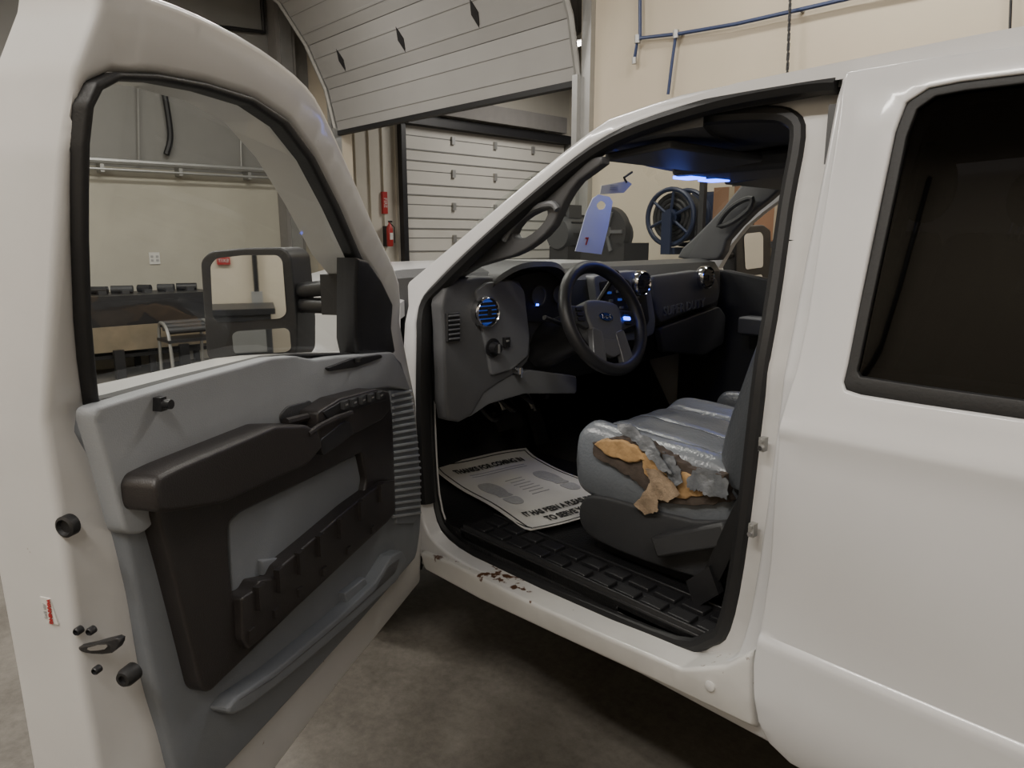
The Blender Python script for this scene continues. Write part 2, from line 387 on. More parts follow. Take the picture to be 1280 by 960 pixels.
# second garage door in annex
b=MB();y0,y1=5.28,8.85;z=0
while z<3.15:
    b.box((XW,y0,z+.008),(XW+.05,y1,z+.5),M_gdoor2)
    for k in(.14,.30):b.box((XW+.05,y0,z+k),(XW+.062,y1,z+k+.018),M_groove)
    b.box((XW+.02,y0,z-.006),(XW+.045,y1,z+.01),M_groove)
    for q in(6.2,7.1,8.0):b.box((XW+.05,q,z+.44),(XW+.09,q+.06,z+.56),M_steel)
    z+=.508
b.obj('door_2',kind='structure')
b=MB();b.box((XW+.05,y0-.1,0),(XW+.16,y0-.02,3.3),M_blk);b.box((XW+.05,y1+.02,0),(XW+.16,y1+.1,3.3),M_steel);b.box((XW+.04,y0-.1,3.2),(XW+.2,y1+.1,3.34),M_blk)
b.box((XW+.2,y0+.2,3.36),(XW+.3,y1-.2,3.62),M_ceil)
b.obj('trim_2',kind='structure')
# column at the room corner
b=MB();b.box((XW+.02,YW-.55,0),(XW+.25,YW-.3,5.2),M_ceil);b.box((XW+.25,YW-.5,0),(XW+.27,YW-.35,5.2),M_steel);b.obj('trim_3',kind='structure')
# fire extinguisher + sign
b=MB();ex=XW+.14;ey=4.93
b.lathe((ex,ey,1.40),(0,0,1),[(0,.038),(.02,.048),(.26,.048),(.31,.03),(.33,.015),(.36,.015)],M_red)
b.box((ex-.02,ey-.012,1.75),(ex+.06,ey+.012,1.775),M_blk);b.tube([(ex,ey+.02,1.74),(ex+.02,ey+.07,1.68),(ex+.03,ey+.06,1.45)],.008,M_blk);b.box((XW,ey-.03,1.4),(ex-.03,ey+.03,1.7),M_blk)
b.box((ex+.038,ey-.025,1.5),(ex+.050,ey+.025,1.6),M_paper)
b.obj('fire_extinguisher',label='red fire extinguisher with black hose hung on the wall',cat='fire extinguisher')
b=MB();b.box((XW+.0,ey-.04,1.88),(XW+.05,ey+.04,2.2),M_red)
b.text('FIRE',.08,frame((XW+.052,ey,2.04),(0,0,-1),(0,1,0)),M_paper)
b.obj('fire_sign',label='narrow red vertical fire sign on the panelled wall',cat='sign')
# wall outlet, light rail, pipes on front wall
def fp(u,v,x=XW+.06): y,z=xpx(u,v,x);return Vector((x,y,z))
b=MB();p=fp(195,323);b.box((XW,p.y-.06,p.z-.07),(XW+.012,p.y+.06,p.z+.07),M_paper)
for s_ in(-.03,.03):
    b.box((XW+.012,p.y+s_-.014,p.z-.035),(XW+.018,p.y+s_+.014,p.z-.01),M_inkg);b.box((XW+.012,p.y+s_-.014,p.z+.01),(XW+.018,p.y+s_+.014,p.z+.035),M_inkg)
b.obj('wall_outlet',label='cream double power outlet on the beige wall',cat='outlet')
b=MB();a=fp(80,198,XW+.15);c=fp(345,214,XW+.15);b.tube([a,c],.035,M_steel,8)
b.tube([a+Vector((0,0,-.09)),c+Vector((0,0,-.09))],.015,M_steel,8)
for k in(.15,.5,.85):
    q=a.lerp(c,k);b.box((XW,q.y-.02,q.z-.12),(XW+.16,q.y+.02,q.z+.03),M_steel)
b.obj('ceiling_track_rail',label='horizontal galvanised rail with brackets along the front wall',cat='rail')
b=MB();pp=[fp(170,-60),fp(195,10),fp(208,25),fp(255,32),fp(330,40),fp(330,40)+Vector((0,0,.9))]
b.tube(pp,.03,M_blk,8)
for q in(pp[1],pp[3],pp[4]):b.box((XW+.002,q.y-.02,q.z-.02),(q.x,q.y+.02,q.z+.02),M_blk)
b.obj('black_pipe',label='black iron pipe running across the upper wall',cat='pipe')
b=MB();b.tube(cr([tuple(fp(200,90)),tuple(fp(208,130)),tuple(fp(213,170)),tuple(fp(208,193))],5,False),.035,M_rub,8);b.obj('hanging_hose',label='black rubber hose hanging above the rail',cat='hose')
for i,(u,v0,v1) in enumerate([(172,95,205),(300,125,212)]):
    b=MB();b.tube([fp(u,v0),fp(u+2,v1)],.012,M_steel,6);b.obj('steel_conduit',label='thin steel conduit running down the wall',cat='conduit')
# right wall air line
def rp(u,v,y=YW-.05): x,z=ypx(u,v,y);return Vector((x,y,z))
b=MB();b.tube([rp(793,75),rp(797,48),rp(850,42),rp(920,30),rp(1000,12),rp(1070,-4),rp(1160,-22)],.014,M_bluep,8)
b.tube([rp(800,50),rp(800,-40)],.014,M_bluep,8);b.tube([rp(845,42),rp(840,78),rp(835,118)],.012,M_bluep,8)
b.cyl(rp(797,44),rp(797,54),.025,M_steel);b.cyl(rp(793,72),rp(793,80),.02,M_steel);b.cyl(rp(845,38),rp(845,48),.025,M_steel)
for u_ in(850,1000,1160): q=rp(u_,{850:42,1000:12,1160:-22}[u_]);b.box((q.x-.01,q.y,q.z-.01),(q.x+.01,YW-.002,q.z+.01),M_steel)
b.obj('compressed_air_line',label='blue compressed air line with fittings on the cream wall',cat='pipe')
b=MB();p=rp(990,-60,YW-.12);q=rp(984,95,YW-.12)
for i in range(26):
    c=p.lerp(q,i/25);b.obox(c,(.010 if i%2 else .003,0,0),(0,.003 if i%2 else .010,0),(0,0,.024),M_blk)
b.obj('hanging_chain',label='thin dark chain hanging down the cream wall',cat='chain')
b=MB();p=rp(1266,-60);q=rp(1262,45);b.tube([p,q],.008,M_blk,6);b.obj('hanging_cable',label='thin black cable on the cream wall',cat='cable')
# workbench
b=MB();yb0=fp(60,365)[1];yb1=fp(245,365)[1]
bx0,bx1=XW+.03,XW+.72
b.box((bx0,yb0,.84),(bx1,yb1,.90),M_blk)
for y in(yb0+.05,(yb0+yb1)/2,yb1-.1):
    for x in(bx0+.03,bx1-.09):b.box((x,y,0),(x+.06,y+.06,.84),M_blk)
b.box((bx0,yb0,.22),(bx1,yb1,.26),M_blk);b.box((bx0,yb0,.26),(bx0+.04,yb1,.84),M_blk)
b.box((bx1,yb0,.46),(bx1+.02,yb1,.84),M_blk)
b.obj('workbench',label='dark steel workbench against the beige wall',cat='workbench')
b=MB();b.obox((bx1+.06,(yb0+yb1)/2+.05,.44),(.012,0,0),(0,.75,0),(.03,0,.14),M_wood);b.box((bx1+.03,yb0+.4,.0),(bx1+.1,yb0+.5,.32),M_blk);b.box((bx1+.03,yb1-.5,.0),(bx1+.1,yb1-.4,.32),M_blk)
b.obj('plywood_board',label='worn plywood board propped in front of the workbench',cat='board')
for k in range(6):
    b=MB();y=yb0+.2+k*(yb1-yb0-.4)/5;l=.1+.05*(k%3)
    b.cyl((bx0+.25,y-l/2,.945),(bx0+.35,y+l/2,.945),.045,M_blk if k%2 else M_dashd,10);b.box((bx0+.22,y-.03,.9),(bx0+.4,y+.05,.94),M_dashd)
    b.obj('metal_part',label='loose greasy machine part on the workbench',cat='metal part',group='machine parts on the workbench')
b=MB();cy=fp(240,430,XW+1.3)[1]
for y in(cy-.25,cy+.2):
    b.tube(cr([(XW+1.0,y,.0),(XW+1.05,y,.5),(XW+1.15,y,.62),(XW+1.35,y,.5),(XW+1.4,y,.0)],4,False),.018,M_steel,8)
b.box((XW+1.02,cy-.27,.42),(XW+1.4,cy+.22,.45),M_blk)
for k in range(3): b.cyl((XW+1.1+.1*k,cy-.25,.6-.03*k),(XW+1.1+.1*k,cy+.2,.6-.03*k),.035,M_dashd,12)
b.obj('metal_stand',label='low steel roller stand beside the workbench',cat='stand')
# right wall equipment
def eq(u,v,y): x,z=ypx(u,v,y);return Vector((x,y,z))
b=MB();b.box((-4.35,2.9,.0),(-3.35,3.5,.08),M_blk)
for x in(-4.3,-3.42):
    for y in(2.93,3.42):b.box((x,y,.08),(x+.06,y+.06,1.18),M_blk)
b.box((-4.35,2.9,1.14),(-3.35,3.5,1.2),M_blk);b.box((-4.35,2.9,.5),(-3.35,3.5,.54),M_blk)
b.obj('steel_rack',label='black steel rack standing by the cream wall',cat='rack')
b=MB();q=eq(785,290,3.2)
b.lathe((q.x,2.95,q.z),(0,1,0),[(0,.05),(.0,.17),(.05,.18),(.05,.15),(.02,.13)],M_blk,28)
b.lathe((q.x,2.94,q.z),(0,1,0),[(0,.0),(0,.045),(.1,.045)],M_dashd)
for k in range(5):
    a=k*2*math.pi/5;b.obox((q.x+.09*math.cos(a),2.945,q.z+.09*math.sin(a)),(.055*math.cos(a),0,.055*math.sin(a)),(-.012*math.sin(a),0,.012*math.cos(a)),(0,.01,0),M_dashg)
b.lathe((q.x-.1,3.03,q.z-.02),(0,1,0),[(0,.13),(.2,.13)],M_dashd,20)
b.box((q.x-.25,2.95,1.2),(q.x+.16,3.25,q.z-.08),M_blk)
for k in range(5):b.box((q.x-.24+.03,2.97,q.z-.05+k*.03),(q.x-.05,3.22,q.z-.04+k*.03),M_dashd)
b.obj('air_compressor_pump',label='dark air compressor pump with spoked flywheel on a rack',cat='compressor')
b=MB();q=eq(712,292,3.15)
b.lathe((q.x,3.0,q.z),(0,1,0),[(0,.02),(0,.12),(.03,.14),(.3,.14),(.33,.1)],M_dashd,22)
for k in range(10):
    a=k*2*math.pi/10;b.obox((q.x+.145*math.cos(a),3.17,q.z+.145*math.sin(a)),(.01*math.cos(a),0,.01*math.sin(a)),(-.004*math.sin(a),0,.004*math.cos(a)),(0,.13,0),M_blk)
b.box((q.x-.1,3.02,1.2),(q.x+.1,3.3,q.z-.1),M_blk);b.box((q.x-.05,3.05,q.z+.12),(q.x+.08,3.2,q.z+.22),M_dashd)
b.obj('electric_motor',label='black finned electric motor on a steel rack',cat='motor')
b=MB();q=eq(855,272,3.5)
for yy in(3.32,3.52): b.tube([(q.x+.2*math.cos(a*math.pi/16),yy,q.z+.2*math.sin(a*math.pi/16)) for a in range(32)],.018,M_blued,8,True)
for yy in(3.32,3.52):
    for k in range(3):
        a=k*math.pi/3+.4;b.tube([(q.x-.2*math.cos(a),yy,q.z-.2*math.sin(a)),(q.x+.2*math.cos(a),yy,q.z+.2*math.sin(a))],.012,M_blued,6)
b.cyl((q.x,3.31,q.z),(q.x,3.6,q.z),.06,M_blued)
for rr_ in(.09,.125,.16):
    for k in range(5): b.tube([(q.x+rr_*math.cos(a*math.pi/12),3.36+.03*k,q.z+rr_*math.sin(a*math.pi/12)) for a in range(24)],.020,M_rub,8,True)
b.box((q.x-.06,3.3,q.z-.27),(q.x+.06,3.799,q.z-.22),M_blued);b.box((q.x-.04,3.27,q.z-.27),(q.x+.04,3.29,q.z+.03),M_blued)
b.box((q.x-.12,3.78,q.z-.3),(q.x+.12,3.799,q.z+.2),M_blued)
b.tube([(q.x+.17,3.4,q.z),(q.x+.18,3.4,q.z-.5),(q.x+.15,3.42,.9),(q.x+.16,3.42,0.0)],.014,M_rub)
b.obj('hose_reel',label='dark blue hose reel with black hose on the wall',cat='hose reel')
b=MB();q=eq(905,300,3.5);b.box((q.x-.10,3.3,q.z-.05),(q.x+1.2,3.78,q.z-.01),M_blk)
for x in(q.x-.10,q.x+1.16):
    b.box((x,3.3,0),(x+.04,3.34,2.2),M_blk);b.box((x,3.74,0),(x+.04,3.78,2.2),M_blk)
b.box((q.x-.10,3.3,.9),(q.x+1.2,3.78,.94),M_blk);b.obj('storage_shelf',label='dark steel storage shelf against the cream wall',cat='shelf')
for k,(dx,w,h) in enumerate([(.12,.14,.36),(.46,.16,.25),(.9,.2,.3)]):
    b=MB();b.box((q.x+dx-w,3.36,q.z-.008),(q.x+dx+w,3.7,q.z+h),M_card);b.box((q.x+dx-.02,3.357,q.z),(q.x+dx+.02,3.36,q.z+h),M_wood)
    b.obj('cardboard_box',label='brown cardboard box on the storage shelf',cat='box',group='boxes on the storage shelf',bevel=.006)
# things on the wall behind the photographer's side (seen in the tow mirror; the bench is added)
b=MB();b.box((-2.12,-4.049,1.32),(-2.03,-4.035,1.375),M_red);b.text('EXIT',.036,frame((-2.075,-4.033,1.348),(-1,0,0),(0,0,1)),M_paper,.001)
b.obj('exit_sign',label='small red sign with white EXIT letters on the wall',cat='sign')
b=MB();b.tube([(-1.86,-4.02,0),(-1.86,-4.02,4.0)],.018,M_blk,8);b.box((-1.9,-4.049,1.0),(-1.82,-4.0,1.12),M_steel);b.obj('steel_conduit',label='dark vertical conduit with a junction box on the cream wall',cat='conduit')
b=MB();b.box((-2.9,-3.95,0),(-1.78,-3.5,1.0),M_dashd);b.box((-2.93,-3.97,1.0),(-1.75,-3.47,1.04),M_blk)
for z in(.08,.30,.52,.74):b.box((-2.86,-3.5,z),(-1.82,-3.49,z+.17),M_groove);b.box((-2.5,-3.49,z+.07),(-2.2,-3.47,z+.09),M_steel)
b.obj('tool_cabinet',label='dark tool cabinet with drawers by the cream wall',cat='cabinet')
b=MB();b.box((-.9,-3.95,0),(1.4,-3.4,.85),M_blk);b.box((-.95,-3.98,.85),(1.45,-3.35,.9),M_wood);b.box((-.8,-3.95,1.3),(1.2,-3.65,1.34),M_blk)  # unseen dark bench, added to darken what the rear window reflects
for x in(-.8,.2,1.16):b.box((x,-4.04,.9),(x+.04,-3.9,1.9),M_blk)
b.obj('workbench',label='added dark bench with shelf posts, darkens the rear glass reflection',cat='workbench')
# =================== LIGHTS ===================
def fixture(x,y,z,L,along,power,vis=True):
    b=MB();ax=Vector((1,0,0)) if along=='x' else Vector((0,1,0));ay=Vector((0,1,0)) if along=='x' else Vector((1,0,0))
    c=Vector((x,y,z));b.obox(c,ax*L/2,ay*.11,(0,0,.03),M_paper)
    b.tube([c-ax*L*.3+Vector((0,0,.03)),c-ax*L*.3+Vector((0,0,5.2-z))],.008,M_steel,6);b.tube([c+ax*L*.3+Vector((0,0,.03)),c+ax*L*.3+Vector((0,0,5.2-z))],.008,M_steel,6)
    o=b.obj('fluorescent_light_fixture',label='long white fluorescent fixture hung from the ceiling',cat='light fixture',group='fluorescent ceiling fixtures')
    t=MB()
    for s_ in(-.05,.05):t.tube([c+ay*s_-ax*L*.48-Vector((0,0,.05)),c+ay*s_+ax*L*.48-Vector((0,0,.05))],.018,M_emitw,8)
    t.obj('light_tube',parent=o)
    l=bpy.data.lights.new('tube_light','AREA');l.shape='RECTANGLE';l.size=L;l.size_y=.25;l.energy=power;l.color=(1,.95,.88)
    lo=bpy.data.objects.new('tube_light',l);bpy.context.scene.collection.objects.link(lo);lo.parent=o;lo.matrix_parent_inverse=Matrix.Translation(ORG[o]).inverted()
    lo.location=c-Vector((0,0,.09));lo.rotation_euler=(0,0,0 if along=='x' else math.pi/2)
fixture(-.6,-2.7,4.3,2.4,'x',115);fixture(-4.6,-2.3,4.4,2.4,'x',155);fixture(-6.6,1.2,4.4,2.4,'y',90)
fixture(2.2,-2.3,4.4,2.4,'x',75);fixture(-1.2,2.6,4.4,2.4,'x',80);fixture(-6.6,7.0,4.3,2.4,'x',125);fixture(-3.6,1.0,4.5,1.2,'x',70)
# =================== TRUCK ===================
T=empty('pickup_truck',(-1,1,0),'white crew cab pickup truck with its front door open','pickup truck')
HOLE=[(523,385),(520,450),(522,560),(526,640),(545,680),(590,710),(650,742),(740,785),(850,832),(905,828),(928,800),(948,700),(972,520),(1005,330),(1043,130),(1046,98),(1000,101),(900,120),(800,152),(740,182),(670,238),(600,300),(550,348)]
INNER=[(550,388),(538,450),(540,560),(548,640),(575,680),(640,713),(740,757),(850,802),(890,797),(908,780),(925,700),(945,540),(965,400),(985,260),(1000,175),(992,150),(960,143),(880,148),(800,163),(740,194),(670,250),(600,315),(562,352)]
hole=cr(bl(HOLE,.02),3)
rail=[(1280,47),(1160,62),(1055,79),(950,97),(850,118),(760,148),(700,192),(640,242),(560,310),(508,354)]
rp_=bl(rail,.02)
out=[(-1.80,1.30),(-1.82,1.1),(-1.82,.6),(-1.78,.50),(-.6,.50),(.6,.50),(.6,1.25),(.6,1.81),(0,1.82)]+rp_
b=MB()
rw=corner([(-.44,1.72),(.20,1.72),(.24,1.28),(-.5,1.28)],.05)
b.panel(out,M_white,BS(.02),thick=.05,holes=[hole,rw],step=.06,rnd=.010)
inner=cr(bl(INNER,.10),3);h2=cr(bl(HOLE,.075),3)
b.panel(h2,M_jamb,BS(.09),thick=.03,holes=[inner],step=.04)
n=len(hole);vs=[BS(.03)(p,0) for p in hole]+[BS(.10)(p,0) for p in h2];b.add(vs,[(i,(i+1)%n,n+(i+1)%n,n+i) for i in range(n)],M_jamb)
# roof
stx=[(-1.13,1.775,.30),(-1.0,1.79,.24),(-.8,1.812,.10),(-.4,1.822,.02),(0,1.825,0),(.6,1.82,0)];secs=[]
for x,z,bow in stx:
    top=[];bot=[]
    for j in range(17):
        t=j/16;yy=.175+t*1.63;cz=z+.05*(1-abs(2*t-1)**3);xx=x-bow*4*t*(1-t)
        top.append(Vector((xx,yy,cz)));bot.append(Vector((xx,yy,cz-.03)))
    secs.append(top+bot[::-1])
b.loft(secs,M_white)
# passenger side
pw=yl([(896,360),(905,305),(945,264),(990,238),(1060,236),(1075,362)],1.86)
pout=[(-2.0,1.36),(-2.0,.5),(.6,.5),(.6,1.80),(-.8,1.80),(-1.2,1.79),(-1.6,1.76)]
b.panel(pout,M_white,YF(1.93),thick=.04,holes=[cr(pw,2)],step=.15)
b.box((.56,.1,.5),(.6,1.9,1.25),M_white);b.box((.56,.15,1.7),(.6,1.85,1.82),M_white)
b.obj('cab_body',parent=T,sharp=50)
# rocker
b=MB();rk=bl([(524,690),(560,702),(600,722),(650,747),(740,789),(850,836),(905,832),(940,815),(944,912),(840,862),(700,797),(600,750),(530,712)],.0)
b.panel(rk,M_rust,BS(.0),thick=.10,step=.04,rnd=.010)
b.box((-1.0,.1,.50),(.6,.14,.6),M_jamb);b.obj('rocker_panel',parent=T,label='white rocker panel with rust along the sill')
b=MB();p=bpx(887,858,-.002);b.lathe((p[0],.004,p[1]),(0,-1,0),[(0,.012),(.005,.011),(.007,.005)],M_jamb);b.obj('drain_plug',parent=T)
for (u,v) in [(954,555),(941,662),(938,825)]:
    b=MB();p=BS(.065)(bpx(u,v,.065),0);b.obox(p,(.006,0,0),(0,.008,0),(0,0,.014),M_steel);b.cyl(p+Vector((0,-.008,-.006)),p+Vector((0,-.014,-.006)),.005,M_chrome);b.cyl(p+Vector((0,-.008,.008)),p+Vector((0,-.013,.008)),.004,M_steel)
    b.obj('door_hinge',parent=T,label='small steel hinge plate on the jamb')
# seals
b=MB();b.tube([BS(.115)(p,.022) for p in inner],.017,M_rub,8,True);b.obj('door_seal',parent=T,label='black rubber weatherstrip around the opening')
top=cr(bl([(1046,104),(1000,108),(900,127),(800,158),(740,188),(670,243),(600,305),(552,352),(530,378),(525,420),(524,520),(530,630)],.03),4,False)
b=MB();b.tube([BS(.045)(p,.0) for p in top],.018,M_rub,8,up=(0,1,0),flat=1.5);b.obj('roof_rail_weatherstrip',parent=T)
# scuff plate
b=MB();b.box((-1.62,.10,.585),(-.70,.235,.622),M_blk)
for k in range(11):
    for j in range(2): b.box((-1.59+k*.08,.118+j*.06,.620),(-1.59+k*.08+.062,.118+j*.06+.042,.633),M_blk)
b.box((-1.61,.102,.62),(-.71,.109,.636),M_blk);b.box((-1.61,.228,.62),(-.71,.234,.636),M_blk)
b.obj('scuff_plate',parent=T,bevel=.003,label='black plastic sill plate with raised blocks')
# cab floor
b=MB();b.box((-2.06,.1,.50),(.55,1.9,.615),M_vinyl);b.obox((-2.14,1.0,.74),(.09,0,-.14),(0,.88,0),(.01,0,.01),M_vinyl);b.box((-2.3,.12,.8),(-2.2,1.88,1.34),M_vinyl)
b.loft([[Vector((x,y,z)) for y,z in((.86,.6),(.9,.72),(.97,.77),(1.07,.77),(1.14,.72),(1.18,.6))] for x in(-2.15,-.3)],M_vinyl)
b.obj('cab_floor',parent=T,label='black vinyl cab floor')
b=MB();b.panel([(-.64,.62),(.5,.62),(.5,1.24),(-.52,1.24),(-.58,1.26)],M_dashg,YF(.14),thick=.01,step=.3)
b.panel([(-.62,1.24),(-.50,1.24),(-.44,1.75),(-.62,1.75)],M_dashg,YF(.20),thick=.02,step=.3)
b.box((.48,.14,.62),(.5,1.88,1.3),M_dashd);b.obj('cab_side_trim',parent=T)
b=MB();b.panel([(-2.0,.6),(.5,.6),(.5,1.32),(-1.5,1.32),(-1.75,1.36),(-2.0,1.36)],M_dashd,YF(1.84),thick=.03,step=.2)
b.box((-1.62,1.72,1.08),(-.7,1.83,1.16),M_dashg);b.box((-1.5,1.76,.8),(-.8,1.83,.95),M_dashd);b.obj('passenger_door_trim',parent=T,bevel=.01)
# underbody + chassis
b=MB();b.box((-2.3,.3,.36),(2.6,1.7,.50),M_blk);b.box((-1.7,.14,.42),(.5,.3,.5),M_blk);b.obj('chassis',parent=T)
# fender / hood
b=MB();ar=[(-2.45+.57*math.cos(a),.52+.60*math.sin(a)) for a in [math.pi*k/14 for k in range(15)]]
fo=[(-1.83,.50),(-1.83,1.1),(-1.82,1.30),(-2.2,1.30),(-2.8,1.27),(-3.1,1.22),(-3.12,.55),(-3.02,.5)]+ar[::-1]
b.panel(fo,M_white,YF(.0),thick=.04,step=.08,rnd=.02)
b.tube([(x,-.012,z) for x,z in ar],.028,M_white,8)
hs=[]
for x,z,w0 in[(-1.86,1.345,0.03),(-2.2,1.37,.02),(-2.7,1.36,.03),(-3.0,1.30,.06),(-3.12,1.15,.1)]:
    top=[];bo=[]
    for j in range(13):
        t=j/12;top.append(Vector((x-.22*4*t*(1-t)*(1 if x>-2 else .6),w0+t*(1.93-2*w0),z-.06+ .10*(1-abs(2*t-1)**4))))
        bo.append(top[-1]-Vector((0,0,.05)))
    hs.append(top+bo[::-1])
b.loft(hs,M_white);b.box((-3.12,.08,.6),(-3.06,1.85,1.15),M_blk);b.box((-3.1,1.9,.5),(-1.9,1.94,1.28),M_white)
b.obj('front_fender_and_hood',parent=T)
# wheels
def wheel(x,y,s_):
    b=MB();b.lathe((x,y,.43),(0,s_,0),[(-.12,.25),(-.12,.38),(-.10,.42),(.10,.42),(.12,.38),(.12,.25)],M_tyre,36)
    for k in range(36):
        a=2*math.pi*k/36;b.obox((x+.42*math.cos(a),y,.43+.42*math.sin(a)),(.008*math.cos(a),0,.008*math.sin(a)),(0,.1,0),(-.012*math.sin(a),0,.012*math.cos(a)),M_tyre)
    o=b.obj('wheel',parent=T,label='black tyre on a steel wheel')
    c=MB();c.lathe((x,y,.43),(0,s_,0),[(-.1,.25),(.10,.25),(.07,.22),(.03,.12),(.05,.08),(.09,.07),(.1,.0)],M_steel,28)
    for k in range(8):
        a=2*math.pi*k/8;c.cyl((x+.1*math.cos(a),y+s_*.04,.43+.1*math.sin(a)),(x+.1*math.cos(a),y+s_*.07,.43+.1*math.sin(a)),.012,M_chrome,8)
    c.obj('rim',parent=o)
wheel(-2.45,.16,-1);wheel(-2.45,1.8,1)
wheel(1.7,.16,-1);wheel(1.7,1.8,1)
# bed
b=MB();ar2=[(1.7+.52*math.cos(a),.5+.5*math.sin(a)) for a in [math.pi*k/12 for k in range(13)]]
b.panel([(.64,.5),(.64,1.27),(2.6,1.27),(2.6,.5)]+ar2,M_white,YF(.0),thick=.05,step=.12,rnd=.02);b.box((.64,1.88,.6),(2.6,1.93,1.27),M_white);b.box((2.55,.05,.6),(2.6,1.88,1.27),M_white);b.box((.64,.05,.6),(2.6,1.88,.66),M_white)
b.obj('cargo_bed',parent=T)
# rear door
rd=bl([(1057,90),(1049,140),(1042,190),(1026,290),(1008,400),(993,465),(980,520),(971,610),(964,700),(954,765),(944,830),(944,865),(948,900),(960,930),(985,957)],-.01)+[(-.35,.50),(-.2,.50),(.44,.52),(.46,1.25),(.40,1.74),(.2,1.795)]+bl([(1280,56),(1160,72)],-.01)
gas=bl([(1280,92),(1200,102),(1160,110),(1132,128),(1118,165),(1104,232),(1090,300),(1073,382),(1058,458),(1053,478),(1056,488),(1075,494),(1150,506),(1280,525)],-.01)+[(.20,1.245),(.235,1.255),(.25,1.3),(.2,1.66),(.17,1.71),(.1,1.73)]
rws=sorted(set([p[0] for p in YB if .5<p[0]<1.82]+[.53,.59,.66,.70,.73,.77,.85,.9,.95,1.05,1.1,1.25,1.32,1.38,1.44,1.56,1.62,1.68]))
b=MB();b.panel(rd,M_white,BF(-.01),thick=.03,holes=[gas],step=.035,rnd=.005,rows=rws)
ro=b.obj('rear_door',parent=T)
gin=bl([(1280,104),(1205,113),(1168,120),(1145,136),(1132,170),(1119,234),(1105,300),(1088,380),(1073,452),(1070,464),(1074,471),(1150,483),(1280,501)],-.01)+[(.18,1.275),(.215,1.285),(.23,1.32),(.185,1.65),(.16,1.69),(.1,1.705)]
b=MB();b.panel(gas,M_rub,BS(-.006),thick=.02,holes=[gin],step=.05,rnd=.003);b.obj('window_gasket',parent=ro)
b=MB();b.panel(gas,M_dark,BS(.002),sheet=True,step=.12);b.obj('window_glass',parent=ro,label='dark tinted privacy glass')
b=MB();b.tube([(.2,-.02,1.08),(.22,-.05,1.08),(.36,-.05,1.08),(.38,-.02,1.08)],.012,M_blk);b.obj('door_handle',parent=ro)
# ---- open front door ----
O=-.02
zlow=dpx(345,962,O)[1]
dtop=dpx(140,-30,O)
do=dl([(526,728),(529,640),(520,500),(503,415),(500,352),(470,283),(440,213),(412,150),(386,106),(330,60),(250,16),(180,-12),(140,-30)],O)
do=do[:4]+cr(do[3:],3,False)[1:]
do+=[(1.25,dtop[1]-.03),(1.275,dtop[1]-.10),(1.285,1.6),(1.285,1.25),(1.275,.9),(1.27,zlow+.1),(1.25,zlow+.02),(1.2,zlow)]+dl([(345,962),(430,848)],O)
WIN=[(118,507),(111,450),(107,400),(104,300),(104,240),(105,180),(110,130),(122,103),(150,90),(200,92),(260,103),(320,122),(362,150),(395,195),(425,255),(452,318),(470,345),(490,385),(493,440),(440,443),(370,447),(340,451),(240,477)]
win=dl(WIN,O)
def dent(p,h):
    q=0
    if p[0]>1.12 and h>-.05:
        q=.006*math.sin(p[1]*11+1)*math.exp(-((p[1]-.72)/.35)**2)+.006*math.exp(-((p[0]-1.21)/.02)**2-((p[1]-.95)/.12)**2)+.003*math.sin(p[1]*31+p[0]*40)*math.exp(-((p[1]-.62)/.15)**2)
        if p[0]>1.20: q-=.010*min(1,(p[0]-1.20)/.02)
    return dw(p[0],p[1],nb(p[1])+O+h+q)
b=MB();b.panel(do,M_dwhite,dent,thick=.125,holes=[win],step=.035,rnd=.012)
FD=b.obj('front_door',parent=T,label='open white front door shell with inner trim',sharp=50)
GL=[(126,499),(121,450),(117,400),(114,300),(114,240),(115,180),(120,135),(131,113),(155,100),(200,102),(257,113),(315,131),(354,158),(386,200),(416,259),(444,322),(450,345),(450,441),(370,442),(340,445),(238,470),(150,494)]
b=MB();b.panel(dl(WIN,-.012),M_rub,DF(-.012),thick=.025,holes=[dl(GL,-.012)],step=.06,rnd=.005);b.obj('window_gasket',parent=FD)
b=MB();b.panel(win,M_glass,DF(-.034),sheet=True,step=.2);b.obj('window_glass',parent=FD)
b=MB();b.panel(dl([(447,322),(462,326),(478,350),(492,380),(495,441),(449,443)],.0),M_blk,DF(.0),thick=.05,step=.06,rnd=.008);b.obj('mirror_sail_cover',parent=FD)
# trims
TL=[(119,512),(230,481),(340,452),(380,449),(430,446),(492,442),(508,470),(519,520),(525,590),(527,640),(522,690),(510,710),(440,790),(370,868),(290,955),(250,995),(232,1005),(222,975),(190,840),(160,690),(135,580)]
b=MB();b.panel(cr(dl(TL,.0),2),M_trimL,DF(.0),thick=.03,step=.05,rnd=.010);b.obj('trim_panel',parent=FD,label='grey moulded lower door trim')
TU=[(118,511),(230,478),(340,448),(372,445),(395,450),(420,446),(492,440),(506,465),(514,488),(488,484),(440,492),(402,508),(385,532),(345,532),(280,560),(225,584),(200,597),(192,612),(198,650),(180,668),(158,668),(138,590)]
b=MB();b.panel(corner(dl(TU,.015),.012,3),M_trimU,DF(.015),thick=.03,step=.05,rnd=.006);b.obj('upper_trim_panel',parent=FD,label='light grey upper door trim')
# speaker slats
b=MB();SG=[(489,488),(514,488),(521,530),(526,590),(527,640),(518,655),(497,655),(493,560)]
sg=dl(SG,.01);b.panel(sg,M_trimL,DF(.008),thick=.02,step=.05,rnd=.004)
for k in range(20):
    v=492+k*8.0;a=dpx(492,v+2,.014);c=dpx(min(526,515+k*.9),v-3,.014)
    b.tube([dw(a[0],a[1],nb(a[1])+.012),dw(c[0],c[1],nb(c[1])+.012)],.0042,M_trimU,6)
b.obj('speaker_grille',parent=FD,label='ribbed light grey speaker grille')
